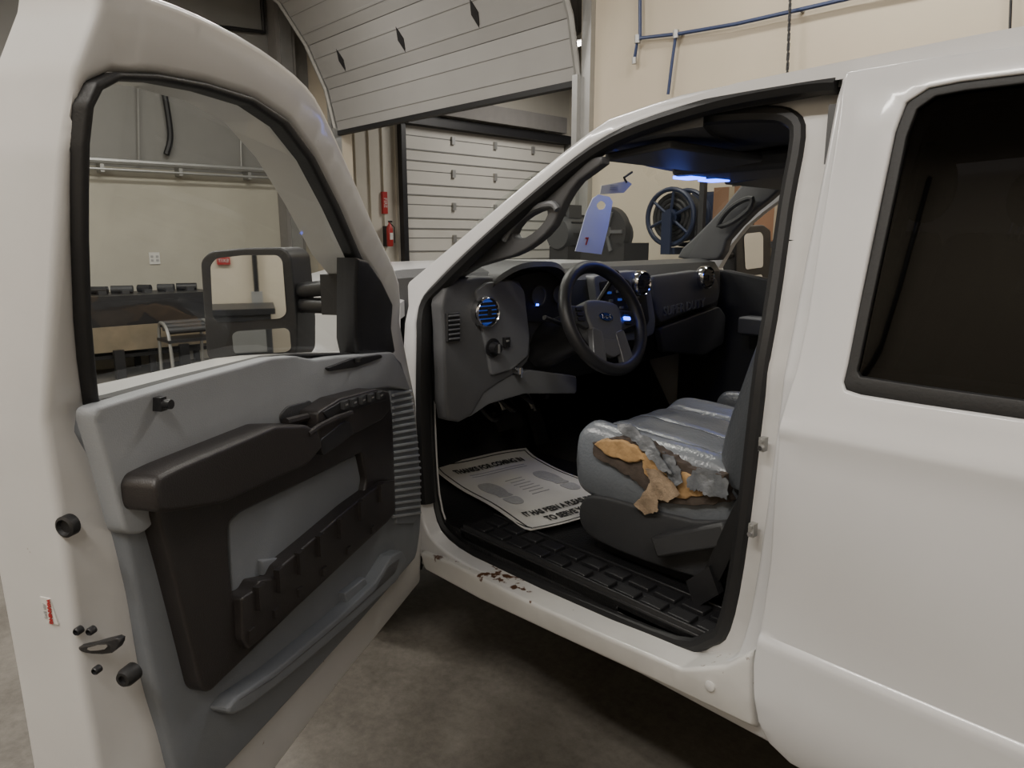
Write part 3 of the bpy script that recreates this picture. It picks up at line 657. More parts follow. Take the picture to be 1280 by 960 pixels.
# dark armrest / pocket moulding
AR=[(196,640),(204,625),(230,610),(345,560),(390,545),(440,522),(487,492),(491,520),(494,600),(495,640),(485,653),(380,752),(300,830),(262,867),(252,861),(235,790),(215,710)]
AH=[(286,655),(300,641),(380,603),(452,566),(459,600),(455,622),(385,680),(303,750),(293,752),(287,700)]
b=MB();b.panel(corner(dl(AR,.03),.012,3),M_brown,DF(.03),thick=.04,holes=[corner(dl(AH,.03),.01,3)],step=.05,rnd=.006)
am=b.obj('armrest_moulding',parent=FD,label='dark brown plastic armrest and pocket surround')
b=MB();AT=[(194,608),(200,596),(225,583),(300,551),(345,532),(385,531),(400,540),(404,560),(385,582),(330,607),(280,630),(215,641),(200,641),(196,630)]
b.panel(corner(dl(AT,.070),.010,4),M_brown,DF(.070),thick=.075,step=.025,rnd=.008);b.obj('armrest',parent=FD,label='dark brown padded armrest')
b=MB();AT=[(398,515),(425,498),(470,486),(487,490),(490,510),(478,525),(440,545),(405,568),(398,545)]
b.panel(corner(dl(AT,.06),.008,3),M_brown,DF(.06),thick=.07,step=.03,rnd=.005);b.panel(corner(dl([(402,550),(432,526),(440,528),(444,542),(425,557),(405,570)],.064),.006,3),M_blk,DF(.062),thick=.02,step=.04,rnd=.002)
b.tube([dw(*dpx(u,v,.070),nb(1.1)+.068) for u,v in [(386,543),(400,533),(422,522),(440,516)]],.006,M_brown,8)
b.obj('pull_handle',parent=FD)
b=MB();b.panel(corner(dl([(404,515),(428,501),(470,489),(484,493),(484,500),(470,504),(430,518),(410,524)],.063),.006,3),M_blk,DF(.063),thick=.01,step=.04,rnd=.002)
for k in range(5):
    u=432+k*11;v=506-k*3.0;p=dpx(u,v,.07);c=dw(p[0],p[1],nb(p[1])+.066)
    b.obox(c,D*.010,N*.006,(0,0,.008),M_dashd)
    b.obox(c+N*.006,D*.005,N*.0015,(0,0,.0015),M_steel)
b.obj('window_switch_panel',parent=FD,bevel=.002,label='cluster of black window switches')
# inner release handle
b=MB();hp=dl([(352,520),(362,508),(392,500),(396,520),(390,532),(356,533)],.022);b.panel(corner(hp,.01,3),M_dashd,DF(.018),thick=.02,step=.04,rnd=.003)
b.tube([dw(*dpx(u,v,.04),nb(1.15)+.035) for u,v in [(360,528),(375,524),(392,520)]],.008,M_brown,8);b.obj('release_handle',parent=FD)
b=MB();p=dpx(443,452,.02);hp=dl([(408,460),(440,448),(476,443),(478,447),(445,459),(412,464)],.02);b.panel(corner(hp,.006,3),M_blk,DF(.022),thick=.012,step=.05,rnd=.002)
c=dw(p[0],p[1],nb(p[1])+.03);b.lathe(c,(0,0,1),[(0,.009),(.008,.009)],M_blk,12);b.obj('mirror_control',parent=FD)
# pocket lip with ribs
b=MB();PL=[(302,748),(318,738),(325,726),(345,722),(352,708),(385,680),(440,632),(480,602),(494,600),(495,640),(485,653),(380,752),(312,812),(304,800)]
b.panel(corner(dl(PL,.045),.006,3),M_brown,DF(.045),thick=.045,step=.04,rnd=.005)
for k in range(7):
    t=k/6;u=328+t*150;v=746-t*130;p=dpx(u,v,.052);c=dw(p[0],p[1],nb(p[1])+.047)
    b.obox(c,D*.010,N*.006,Vector((0,0,.022)),M_brown)
for k in range(6):
    t=k/5;u=318+t*150;v=792-t*130;p=dpx(u,v,.052);c=dw(p[0],p[1],nb(p[1])+.046)
    b.obox(c,D*.008,N*.004,Vector((0,0,.008)),M_brown)
b.obj('door_pocket_lip',parent=FD,bevel=.003,label='dark brown pocket edge with moulded ribs')
b=MB();p=dl([(327,700),(350,697),(352,720),(330,722)],.02);b.panel(p,M_trimL,DF(.02),thick=.02,step=.05,rnd=.004);b.obj('pocket_divider',parent=FD)
b=MB();b.panel(corner(dl([(284,652),(300,638),(380,600),(456,562),(462,602),(458,626),(388,684),(303,756),(289,756)],.008),.01,3),M_trimL,DF(.012),thick=.02,step=.05,rnd=.003);b.obj('pocket_insert',parent=FD,label='flat grey insert panel')
# lower map pocket
b=MB();MP=[(284,888),(296,872),(345,838),(420,775),(470,728),(490,695),(503,688),(509,700),(497,726),(440,778),(385,826),(340,862),(305,888),(290,894)]
b.panel(corner(dl(MP,.035),.010,3),M_trimL,DF(.035),thick=.045,step=.04,rnd=.005)
MQ=[(298,876),(345,845),(420,782),(468,738),(486,708),(500,698),(494,716),(440,766),(385,813),(340,850)]
b.panel(corner(dl(MQ,.036),.008,3),M_dashg,DF(.0365),thick=.01,step=.04,rnd=.001)
hp=dl([(432,742),(440,736),(458,722),(462,735),(450,752),(436,756)],.020);b.panel(hp,M_trimL,DF(.018),thick=.02,step=.05,rnd=.004);b.obj('map_pocket',parent=FD,label='grey moulded lower map pocket')
# door lock knob on a short black post
b=MB();p=dpx(205,505,.03);c=dw(p[0],p[1],nb(p[1])+.02);b.obox(c,D*.006,N*.010,(0,0,.010),M_blk);b.cyl(c+N*.01,c+N*.022,.007,M_blk);b.obj('lock_knob',parent=FD)
# shut face details
S=1.278
def disc(u,v,r,m,name,par,hgt=.006):
    n,z=spx(u,v,S);c=dw(S,z,n);b=MB();b.lathe(c,D,[(-.006,r),(hgt,r),(hgt+.002,r*.75),(hgt-.003,r*.6),(hgt-.003,0)] ,m,20);b.obj(name,parent=par)
disc(85,657,.0145,M_rub,'rubber_grommet',FD);disc(97,789,.0055,M_blk,'latch_screw',FD,.002);disc(113,789,.0055,M_blk,'latch_screw',FD,.002);disc(120,838,.0055,M_blk,'latch_screw',FD,.002)
b=MB();b.panel(cr(sl([(100,808),(118,804),(148,796),(152,803),(142,815),(118,816),(104,813)],S),2),M_blk,SF(S+.004),thick=.01,step=.03,rnd=.002)
b.panel(cr(sl([(112,808),(135,804),(133,810),(115,812)],S+.004),2),M_chrome,SF(S+.007),thick=.005,step=.03);b.obj('door_latch',parent=FD,label='black and steel latch on the door edge')
n,z=spx(157,847,S);c=dw(S,z,n);b=MB();b.lathe(c,D,[(-.016,.013),(.0,.013),(.006,.010),(.006,.006),(.002,.006),(.002,0)],M_rub,20);b.obj('rubber_bumper',parent=FD)
b=MB();lb=sl([(51,745),(64,748),(74,780),(60,777)],S);b.panel(lb,M_paper,SF(S+.002),thick=.003,step=.05)
q=sl([(53,750),(64,752),(71,776),(61,774)],S)
o_=dw(S+.003,(q[0][1]+q[2][1])/2,(q[0][0]+q[2][0])/2)
b.text('WARNING',.0075,frame(o_+N*.003,(0,0,-1),N),M_red,.0004,.0003)
b.text('AIR BAG',.006,frame(o_-N*.005,(0,0,-1),N),M_inkg,.0004)
b.obj('warning_label',parent=FD,label='small white sticker with red WARNING text')
# tow mirror
DM=.28
HO=[(250,326),(262,314),(305,310),(352,309),(363,318),(368,365),(371,400),(371,442),(363,451),(266,455),(258,445),(255,400)]
b=MB();b.panel(corner(sl(HO,DM),.015,3),M_blk,SF(DM),thick=.10,step=.04,rnd=.006)
for (u0,v0,u1,v1) in [(362,365,452,354),(362,381,452,383)]:
    n0,z0=spx(u0,v0,DM-.05);a=dw(DM-.05,z0,n0);dd,zz=dpx(u1,v1,-.06);c=dw(dd,zz,nb(zz)-.06);b.tube([a,a.lerp(c,.5),c],.021,M_blk,10)
dd,zz=dpx(446,368,-.07);c=dw(dd,zz,.0);b.obox(c,D*.03,N*.04,(0,0,.05),M_blk)
b.obj('side_mirror',parent=FD,bevel=.004,label='black telescoping tow mirror housing')
for k,ol in enumerate([[(263,332),(270,323),(305,319),(347,319),(353,326),(358,392),(351,398),(305,402),(271,403),(266,396)],[(290,418),(296,414),(357,410),(362,414),(364,436),(358,440),(298,444),(292,440)]]):
    b=MB();b.panel(corner(sl(ol,DM+.003),.01,3),M_mir,SF(DM+.003),thick=.004,step=.2);b.obj('mirror_glass',parent=FD)
# ---- windshield & pillars ----
base=[Vector((-1.74,.10,1.37)),Vector((-1.98,.4,1.385)),Vector((-2.08,.97,1.39)),Vector((-2.03,1.5,1.39)),Vector((-1.92,1.80,1.38))]
head=[Vector((-1.19,.20,1.74)),Vector((-1.33,.5,1.755)),Vector((-1.43,.97,1.77)),Vector((-1.50,1.4,1.78)),Vector((-1.56,1.76,1.775))]
bs=[Vector(p) for p in cr([tuple(p) for p in base],4,False)];hd=[Vector(p) for p in cr([tuple(p) for p in head],4,False)]
b=MB();b.loft([[p.lerp(q,t)+Vector((-.03,0,.05))*math.sin(math.pi*t)*1 for t in [k/6 for k in range(7)]] for p,q in zip(bs,hd)],M_wind,closed=False,caps=False);b.obj('windshield',parent=T)
b=MB();b.tube(hd,.022,M_rub,8);b.loft([[p+Vector((.0,0,.012)),p+Vector((.3,0,.02)),p+Vector((.3,0,.0)),p+Vector((0,0,-.012))] for p in hd],M_head)
b.obj('windshield_header',parent=T)
b=MB();PA=[(553,358),(600,316),(670,252),(738,197),(752,204),(722,226),(704,252),(690,282),(668,304),(640,320),(592,334)]
PH=[(640,292),(650,276),(670,264),(683,263),(680,276),(664,292),(648,299)]
b.panel(cr(yl(PA,.16),2),M_dashg,YF(.16),thick=.03,holes=[cr(yl(PH,.16),2)],step=.05,rnd=.006)
b.tube([YF(.15)(ypx(u,v,.15),.0) for u,v in cr([(630,300),(645,277),(668,260),(690,255),(697,262)],4,False)],.009,M_dashl,8)
b.obj('pillar_trim',parent=T,label='grey pillar trim with grab handle')
b=MB();b.panel(cr(yl([(846,322),(868,296),(903,260),(932,224),(962,203),(985,203),(975,236),(942,264),(908,300),(897,325)],1.76),2),M_dashg,YF(1.76),thick=.05,step=.06,rnd=.012)
b.tube([YF(1.72)(ypx(u,v,1.72),0) for u,v in cr([(898,282),(908,265),(925,252),(940,248),(936,262),(915,278)],3)],.012,M_dashd,8,True)
b.obj('pillar_trim',parent=T)
# headliner, overhead console
b=MB();hl=[]
for x,z,bow in [(-1.16,1.745,.24),(-.9,1.77,.12),(-.4,1.79,0),(.55,1.79,0)]:
    top=[Vector((x-bow*4*t*(1-t)+(-.25*t if x<-1.1 else 0),.19+t*1.6,z+.01)) for t in [j/10 for j in range(11)]];hl.append(top+[p-Vector((0,0,.015)) for p in top[::-1]])
b.loft(hl,M_head);b.obj('headliner',parent=T)
b=MB();b.box((-1.38,.80,1.70),(-.95,1.12,1.755),M_dashg);b.obj('overhead_console',parent=T,bevel=.015)
for y_ in(.83,.98):
    b=MB();b.box((-1.39,y_,1.695),(-1.32,y_+.085,1.704),M_blue);b.obj('map_light',parent=T,label='glowing blue map light')
l=bpy.data.lights.new('blue_lamp','POINT');l.energy=.45;l.shadow_soft_size=.04;l.color=(.1,.2,1);lo=bpy.data.objects.new('blue_lamp',l);bpy.context.scene.collection.objects.link(lo);lo.location=(-1.42,.9,1.66);lo.parent=T;lo.matrix_parent_inverse=Matrix.Translation(ORG[T]).inverted()
for y0_,y1_,xx in[(.27,.72,-1.22),(1.2,1.66,-1.42)]:
    b=MB();b.obox((xx+.10,(y0_+y1_)/2,1.715),(.10,0,.008),(0,(y1_-y0_)/2,0),(0,0,.010),M_dashg);b.obj('sun_visor',parent=T,bevel=.006)
# ---- dashboard ----
b=MB();prof=[(-2.12,1.385),(-1.95,1.405),(-1.80,1.415),(-1.72,1.40),(-1.69,1.36),(-1.685,1.27),(-1.70,1.17),(-1.73,1.06),(-1.80,.98),(-1.95,.95),(-2.12,.95)]
ys=[.105,.13,.3,.6,.9,1.2,1.5,1.75,1.80];sh=[.0,.02,.02,.01,0,-.02,-.04,-.05,-.07]
secs=[]
for y,sx_ in zip(ys,sh):
    k=.03 if y in(.105,1.80) else 0
    secs.append([Vector((x+(sx_ if x>-2 else 0)-(k if x>-1.9 else 0),y,z-(k if z>1.2 else -k))) for x,z in prof])
b.loft(secs,M_dashd);DB=b.obj('dashboard',parent=T,sharp=30,label='dark grey dashboard with satin trim')
XD=-1.655
b=MB();PO=[(556,360),(600,345),(650,352),(657,380),(662,420),(662,450),(640,470),(606,492),(590,520),(560,526),(556,470),(554,410)]
b.panel(cr(xl(PO,XD),2),M_dashg,XF(XD),thick=.05,step=.04,rnd=.010)
b.panel(corner(xl([(594,364),(608,353),(640,350),(655,362),(662,420),(660,445),(640,462),(614,470),(609,440),(600,400)],XD+.008),.012,3),M_dashl,XF(XD+.01),thick=.03,step=.04,rnd=.005)
b.panel(corner(xl([(578,512),(600,480),(660,462),(720,470),(720,492),(655,492),(610,505),(585,522)],XD-.01),.012,3),M_dashl,XF(XD-.005),thick=.03,step=.04,rnd=.005)
b.obj('driver_trim',parent=DB,label='satin grey driver side dash trim')
def vent(u,v,r,x,par,glow=None):
    y,z=xpx(u,v,x);b=MB();b.lathe((x,y,z),(1,0,0),[(-.03,r*1.0),(-.02,r*1.12),(.008,r*1.12),(.014,r*1.02),(.004,r*.86),(.003,.0)],M_chrome,28)
    b.lathe((x+.0045,y,z),(1,0,0),[(0,r*.86),(.001,r*.86),(.0015,0)],glow or M_blk,24)
    for k in range(-2,3):
        hh=math.sqrt(max(0,1-(k/3.2)**2))*r*.84;b.box((x+.005,y-hh,z+k*r*.30-.0045),(x+.013,y+hh,z+k*r*.30+.0045),M_blk)
    b.box((x+.012,y-.006,z-.012),(x+.018,y+.006,z+.012),M_blk)
    return b.obj('air_vent',parent=par,label='round air vent with chrome ring')
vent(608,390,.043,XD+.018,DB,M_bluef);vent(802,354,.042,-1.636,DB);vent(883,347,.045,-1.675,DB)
b=MB();y,z=xpx(567,409,XD+.01)
b.obox((XD+.006,y,z),(.006,0,0),(0,.024,0),(0,0,.042),M_blk)
for k in range(6):b.obox((XD+.013,y,z-.034+k*.0136),(.004,0,0),(0,.021,0),(0,0,.003),M_dashg)
b.obj('side_vent',parent=DB,bevel=.002)
b=MB();y,z=xpx(617,435,XD+.02);b.lathe((XD+.015,y,z),(1,0,0),[(0,.030),(.004,.030),(.004,.02),(.028,.017),(.030,0)],M_blk,22);b.box((XD+.044,y-.003,z-.014),(XD+.048,y+.003,z+.014),M_steel);b.obj('headlight_switch',parent=DB)
b=MB();y,z=xpx(634,428,XD+.02);b.box((XD+.01,y-.012,z-.016),(XD+.022,y+.012,z+.016),M_blk);b.box((XD+.022,y-.006,z+.002),(XD+.024,y+.006,z+.008),M_steel);b.obj('dimmer_switch',parent=DB,bevel=.002)
b=MB();y,z=xpx(651,464,XD+.03);b.cyl((XD+.0,y,z),(XD+.03,y,z),.012,M_chrome);b.box((XD+.03,y-.003,z-.02),(XD+.034,y+.003,z+.012),M_chrome);b.obj('ignition_switch',parent=DB)
# instrument cluster and hood
b=MB();b.panel(corner(xl([(634,352),(660,342),(700,338),(712,345),(714,385),(700,402),(650,402),(638,392)],-1.665),.02,3),M_rub,XF(-1.668),thick=.03,step=.05)
for u,v,r in[(650,375,.03),(675,370,.035),(700,368,.03)]:
    y,z=xpx(u,v,-1.66);b.lathe((-1.666,y,z),(1,0,0),[(0,r),(.004,r),(.004,r*.85),(.001,r*.8),(.001,0)],M_dashd,22)
for u,v in[(645,378),(649,379),(672,381)]:
    y,z=xpx(u,v,-1.66);b.box((-1.665,y-.005,z-.003),(-1.659,y+.005,z+.003),M_blue)
b.obj('instrument_cluster',parent=DB)
b=MB();ya=xpx(622,345,-1.6)[0];yb_=xpx(728,330,-1.6)[0];secs=[]
for j in range(15):
    t=j/14;y=ya+t*(yb_-ya);a=(1-abs(2*t-1)**3.0);z=1.335+.085*a
    secs.append([Vector((-1.66+.055*a,y,z-.004)),Vector((-1.67+.06*a,y,z+.012)),Vector((-1.80,y,z+.012)),Vector((-1.9,y,1.40)),Vector((-1.9,y,1.38)),Vector((-1.70,y,z-.02))])
b.loft(secs,M_dashd);b.obj('cluster_hood',parent=DB,label='dark hood over the instruments')
# centre stack
b=MB();CS=[(742,345),(775,340),(800,338),(812,352),(820,400),(818,418),(800,425),(760,430),(748,400)]
b.panel(corner(xl(CS,-1.65),.02,3),M_dashl,XF(-1.65),thick=.05,step=.05,rnd=.006)
b.panel(corner(xl([(750,352),(780,347),(788,352),(790,366),(808,368),(812,400),(806,412),(765,420),(756,400)],-1.645),.008,3),M_blk,XF(-1.645),thick=.02,step=.05,rnd=.002)
for i in range(5):
    for j in range(4):
        u=762+j*11+i*2;v=366+i*10-j*1.5;y,z=xpx(u,v,-1.64);b.box((-1.645,y-.008,z-.004),(-1.637,y+.008,z+.004),M_dashl if (i+2*j)%3 else M_bluef)
b.obj('centre_stack',parent=DB,bevel=.001,label='radio and climate controls with blue backlight')
# passenger panel
b=MB();PP=[(815,345),(840,342),(875,338),(892,342),(898,352),(900,372),(893,380),(860,390),(826,404),(820,392)]
b.panel(corner(xl(PP,-1.69),.02,3),M_dashg,XF(-1.69),thick=.05,step=.06,rnd=.008)
pa=xpx(829,390,-1.688);pb=xpx(872,380,-1.688);c=Vector((-1.6885,(pa[0]+pb[0])/2,(pa[1]+pb[1])/2))
b.text('SUPER DUTY',.052,frame(c+Vector((0,.03,0)),(0,1,(pb[1]-pa[1])/(pb[0]-pa[0])),(0,0,1)),M_emb,.0025,.0008,1.05)
b.panel(corner(xl([(825,410),(900,383),(908,395),(905,430),(880,445),(830,440)],-1.70),.02,3),M_dashd,XF(-1.70),thick=.03,step=.08,rnd=.008)
b.obj('passenger_trim',parent=DB,label='grey passenger trim with embossed lettering')
# lower column shroud
WC=Vector((-1.46,.548,1.245));WN=Vector((math.cos(math.radians(24)),0,math.sin(math.radians(24))))
b=MB();b.lathe(WC-WN*.02,-WN,[(0,.05),(.04,.065),(.14,.07),(.26,.08)],M_blk,20);b.tube([WC-WN*.1+Vector((0,-.05,.02)),WC-WN*.08+Vector((0,-.17,.05))],.008,M_blk);b.tube([WC-WN*.1+Vector((0,.05,.03)),WC-WN*.06+Vector((0,.12,.13)),WC-WN*.04+Vector((0,.14,.17))],.009,M_blk)
b.cyl(WC-WN*.16+Vector((0,.05,-.02)),WC-WN*.14+Vector((0,.10,-.03)),.02,M_chrome)
b.obj('steering_column',parent=T)
# steering wheel
ex_=Vector((0,1,0));ey_=WN.cross(ex_).normalized()
if ey_.z<0: ey_=-ey_
rot=math.radians(-8);e1=ex_*math.cos(rot)+ey_*math.sin(rot);e2=-ex_*math.sin(rot)+ey_*math.cos(rot)
b=MB();RW=.172;b.tube([WC+WN*.03+(e1*math.cos(a)+e2*math.sin(a))*RW for a in [2*math.pi*k/48 for k in range(48)]],.0205,M_blk,12,True)
SW=b.obj('steering_wheel',parent=T,label='black leather steering wheel')
def WF(h0): return lambda p,h: WC+WN*(h0+h)+e1*p[0]+e2*p[1]
b=MB();b.panel(cr([(-.074,.050),(0,.060),(.074,.050),(.084,0),(.070,-.05),(.04,-.08),(0,-.085),(-.04,-.08),(-.070,-.05),(-.084,0)],3),M_dashg,WF(.035),thick=.05,step=.03,rnd=.012);b.obj('horn_pad',parent=SW)
b=MB()
for sgn in(-1,1):
    b.panel(cr([(sgn*x,y) for x,y in[(.07,.033),(.11,.033),(.162,.03),(.165,-.01),(.12,-.025),(.072,-.035)]],3),M_dashd,WF(.028),thick=.02,step=.04,rnd=.005)
    b.panel(corner([(sgn*x,y) for x,y in[(.030,-.05),(.074,-.035),(.084,-.085),(.094,-.138),(.04,-.165),(.036,-.11)]],.012,3),M_satin,WF(.038),thick=.02,step=.04,rnd=.004)
    for k in range(3): b.obox(WC+WN*.03+e1*sgn*(.11)+e2*(.02-.016*k),e1*.014,e2*.005,WN*.004,M_blue if (sgn>0 and k==1) else M_blk)
b.panel(corner([(-.05,-.072),(.05,-.072),(.052,-.115),(.0,-.135),(-.052,-.115)],.012,3),M_satin,WF(.036),thick=.015,step=.04,rnd=.004)
b.obj('wheel_spoke',parent=SW)
b=MB();ov=[(.034*math.cos(a),.015*math.sin(a)) for a in [2*math.pi*k/28 for k in range(28)]]
b.panel(ov,M_chrome,WF(.038),thick=.006,step=.05);b.panel([(x*.9,y*.86) for x,y in ov],M_logo,WF(.040),thick=.006,step=.05)
b.text('Ford',.021,frame(WC+WN*.041,e1,e2),M_chrome,.0006,.0003);b.obj('wheel_badge',parent=SW,label='blue oval badge with silver script')
# pedals
b=MB();b.obox((-2.0,.66,.80),(.012,0,.004),(0,.06,0),(-.02,0,.035),M_rub);b.tube([(-2.02,.66,.82),(-2.1,.66,1.0)],.012,M_steel);b.obj('brake_pedal',parent=T)
b=MB();b.obox((-2.0,.83,.74),(.01,0,.004),(0,.03,0),(-.03,0,.07),M_rub);b.tube([(-2.02,.83,.8),(-2.12,.83,.95)],.01,M_steel);b.obj('accelerator_pedal',parent=T)
b=MB();b.obox((-1.98,.2,.88),(.012,0,.004),(0,.04,0),(-.01,0,.02),M_rub);b.tube([(-2.0,.2,.9),(-2.1,.2,1.0)],.01,M_steel);b.obj('parking_brake_pedal',parent=T)
b=MB()
for i in range(4): b.tube(cr([(-1.85,.35+.1*i,.96),(-1.80,.4+.09*i,.88+.02*i),(-1.88,.5+.08*i,.9),(-2.0,.45+.1*i,.98)],4,False),.008,M_rub,6)
b.obj('wiring_loom',parent=T)
# ---- seats ----
def seat(y0,y1,m,mside,name,label,back=True,x0=-1.30,x1=-.80,dz=0,torn=False):
    E=empty(name,(x0+.25,(y0+y1)/2,.62),label,parent=T)
    b=MB();secs=[];J=46
    for j in range(J+1):
        t=j/J;y=y0+t*(y1-y0);e=min(t,1-t)
        edge=math.sqrt(max(0,1-max(0,(1-e/.05))**2)) if e<.05 else 1
        bol=.022*math.exp(-((e-.09)/.07)**2);seam=-.016*math.exp(-((e-.22)/.013)**2)-(.010*math.exp(-((t-.5)/.010)**2))
        sec=[];K=64
        for k in range(K):
            a=2*math.pi*k/K;cx=math.copysign(abs(math.cos(a))**.32,math.cos(a));cz=math.copysign(abs(math.sin(a))**.36,math.sin(a))
            x=(x0+x1)/2-cx*(x1-x0)/2*(.95+.05*edge);hz=.102*(.78+.22*edge);z=.868+dz+cz*hz+.012*cx
            if cz>0:
                z+=(bol+seam)*cz
                if e>.22: z-=(.012*math.exp(-((x-(x0+.17))/.009)**2)+.010*math.exp(-((x-(x0+.27))/.009)**2)+.010*math.exp(-((x-(x0+.37))/.009)**2))*cz
                z+=.003*math.sin(x*47+y*23)*math.sin(y*41-x*13)
                # sag where the cover has split on the outer bolster
                if torn and t<.20: z-=.022*math.exp(-((x-(x0+.20))/.10)**2)*(1-t/.20)*cz
            sec.append(Vector((x,y+(.010*math.sin(x*31)*(1-abs(cz)) if t<.1 and torn else 0),z)))
        secs.append(sec)
    b.loft(secs,m);b.obj('seat_cushion',parent=E,sharp=60)
    if back:
        b=MB();secs=[];J=22
        for j in range(J+1):
            t=j/J;y=y0+t*(y1-y0);e=min(t,1-t);edge=math.sqrt(max(0,1-max(0,(1-e/.10))**2)) if e<.10 else 1
            bol=.045*math.exp(-((e-.09)/.08)**2);sec=[]
            for k in range(28):
                a=2*math.pi*k/28;cz=math.copysign(abs(math.sin(a))**.5,math.sin(a));cx=math.copysign(abs(math.cos(a))**.7,math.cos(a))
                h=.30*cz;th=.07*(.5+.5*edge);xx=-cx*th-(bol if cx>0 else 0)
                sec.append(Vector((x1+.02+(h+.3)*.30+xx,y,1.22+h)))
            secs.append(sec)
        b.loft(secs,M_leatherd);b.obj('backrest',parent=E,sharp=60)
        b=MB();b.ell((x1+.26,(y0+y1)/2,1.62),(.05,.13,.085),m);b.cyl((x1+.23,(y0+y1)/2-.05,1.48),(x1+.25,(y0+y1)/2-.05,1.6),.007,M_chrome);b.cyl((x1+.23,(y0+y1)/2+.05,1.48),(x1+.25,(y0+y1)/2+.05,1.6),.007,M_chrome);b.obj('headrest',parent=E)
    b=MB();b.panel(cr([(x0+.03,.70),(x0+.04,.77),(x0+.12,.80),(x1-.10,.815),(x1+.08,.87),(x1+.16,.80),(x1+.12,.70),(x0+.35,.66),(x0+.10,.66)],3),mside,YF(y0-.012),thick=.03,step=.05,rnd=.010)
    b.box((x0+.06,y0+.04,.615),(x1+.05,y0+.08,.80),M_blk);b.box((x0+.06,y1-.08,.615),(x1+.05,y1-.04,.80),M_blk);b.box((x0+.04,y0+.03,.70),(x1+.05,y1-.03,.80),M_blk)
    b.obj('seat_base',parent=E);return E
DS=seat(.27,.80,M_leather,M_dashd,'driver_seat','grey leather seat with torn side bolster',torn=True)
seat(.84,1.18,M_leatherd,M_blk,'centre_seat','grey middle seat',back=False,x0=-1.2,x1=-.75,dz=.02)
seat(1.22,1.72,M_leatherd,M_blk,'passenger_seat','dark grey leather seat')
# torn bolster
def rag(pts,y,m,amp,thick,name,label,step=.010,rnd=.003,lean=0,jag=.0035):
    l=yl(pts,y);o=[];zm=sum(p[1] for p in l)/len(l)
    for i,p in enumerate(l):
        q=l[(i+1)%len(l)];o.append(p)
        for k in range(1,6):
            t=k/6;o.append((p[0]+(q[0]-p[0])*t+random.uniform(-jag,jag),p[1]+(q[1]-p[1])*t+random.uniform(-jag,jag)))
    b=MB();f=lambda p,h: Vector((p[0],y-h+(p[1]-zm)*lean+amp*math.sin(p[0]*90)*math.cos(p[1]*70),p[1]));b.panel(o,m,f,thick=thick,step=step,rnd=rnd);b.obj(name,parent=DS,label=label)
rag([(740,553),(772,546),(800,550),(830,566),(860,584),(905,594),(912,628),(870,632),(820,630),(795,602),(768,584),(742,570)],.256,M_gap,.002,.03,'tear_hole','dark torn gap in the leather',rnd=.002)
rag([(741,556),(750,550),(775,550),(797,560),(806,575),(786,579),(757,569)],.247,M_foam,.002,.05,'exposed_foam','orange tan exposed seat foam',rnd=.006,jag=.002)
rag([(800,566),(822,572),(846,588),(878,598),(890,618),(850,624),(822,616),(804,592)],.250,M_foam,.003,.03,'exposed_foam','orange tan exposed seat foam',rnd=.004,jag=.003)
rag([(764,530),(784,533),(814,554),(830,574),(846,590),(832,586),(812,570),(796,555),(776,544)],.248,M_shred,.002,.003,'leather_flap','peeling grey leather flap',rnd=0,lean=.5)
rag([(806,586),(826,590),(842,604),(850,618),(836,628),(820,625),(822,640),(805,644),(793,630),(804,616),(812,604)],.241,M_cloth,.004,.003,'torn_backing','tan torn backing cloth',rnd=0)
rag([(858,600),(868,586),(890,590),(908,602),(911,624),(890,620),(876,612),(864,612)],.245,M_shred,.003,.003,'leather_flap','cracked grey leather shred',rnd=0,lean=.4)
rag([(824,566),(838,572),(848,586),(856,602),(848,606),(836,594),(828,582)],.244,M_shred,.002,.003,'leather_flap','peeling grey leather flap',rnd=0,lean=.4)
# seat belt
b=MB();b.tube([(-.66,.17,1.5),(-.70,.19,1.0),(-.82,.22,.70)],.022,M_rub,8,flat=.15,up=(0,1,0));b.obox((-.83,.215,.68),(.03,0,.03),(0,.012,0),(-.015,0,.03),M_blk);b.obj('seat_belt',parent=T)
b=MB();b.obox((-.88,.235,.78),(.10,0,.05),(0,.025,0),(-.012,0,.025),M_dashd);b.obj('seat_recliner_cover',parent=T,bevel=.008)
# passenger mirror
XM=-1.88
b=MB();PM=[(920,290),(928,283),(955,281),(964,288),(964,360),(955,367),(928,368),(920,360)]
b.panel(corner(xl(PM,XM),.02,3),M_blk,XF(XM),thick=.08,step=.08,rnd=.008);y,z=xpx(905,318,XM);y2,z2=xpx(925,318,XM);b.tube([(XM-.03,1.95,z),(XM-.03,y2,z2)],.022,M_blk,8);pmo=b.obj('side_mirror',parent=T,label='black passenger tow mirror')
b=MB();b.panel(corner(xl([(930,296),(933,292),(951,290),(954,295),(954,334),(932,337)],XM+.004),.02,3),M_mir,XF(XM+.004),thick=.003,step=.2);b.panel(corner(xl([(932,345),(953,343),(954,354),(950,358),(934,358)],XM+.004),.02,3),M_mir,XF(XM+.004),thick=.003,step=.2);b.obj('mirror_glass',parent=pmo)
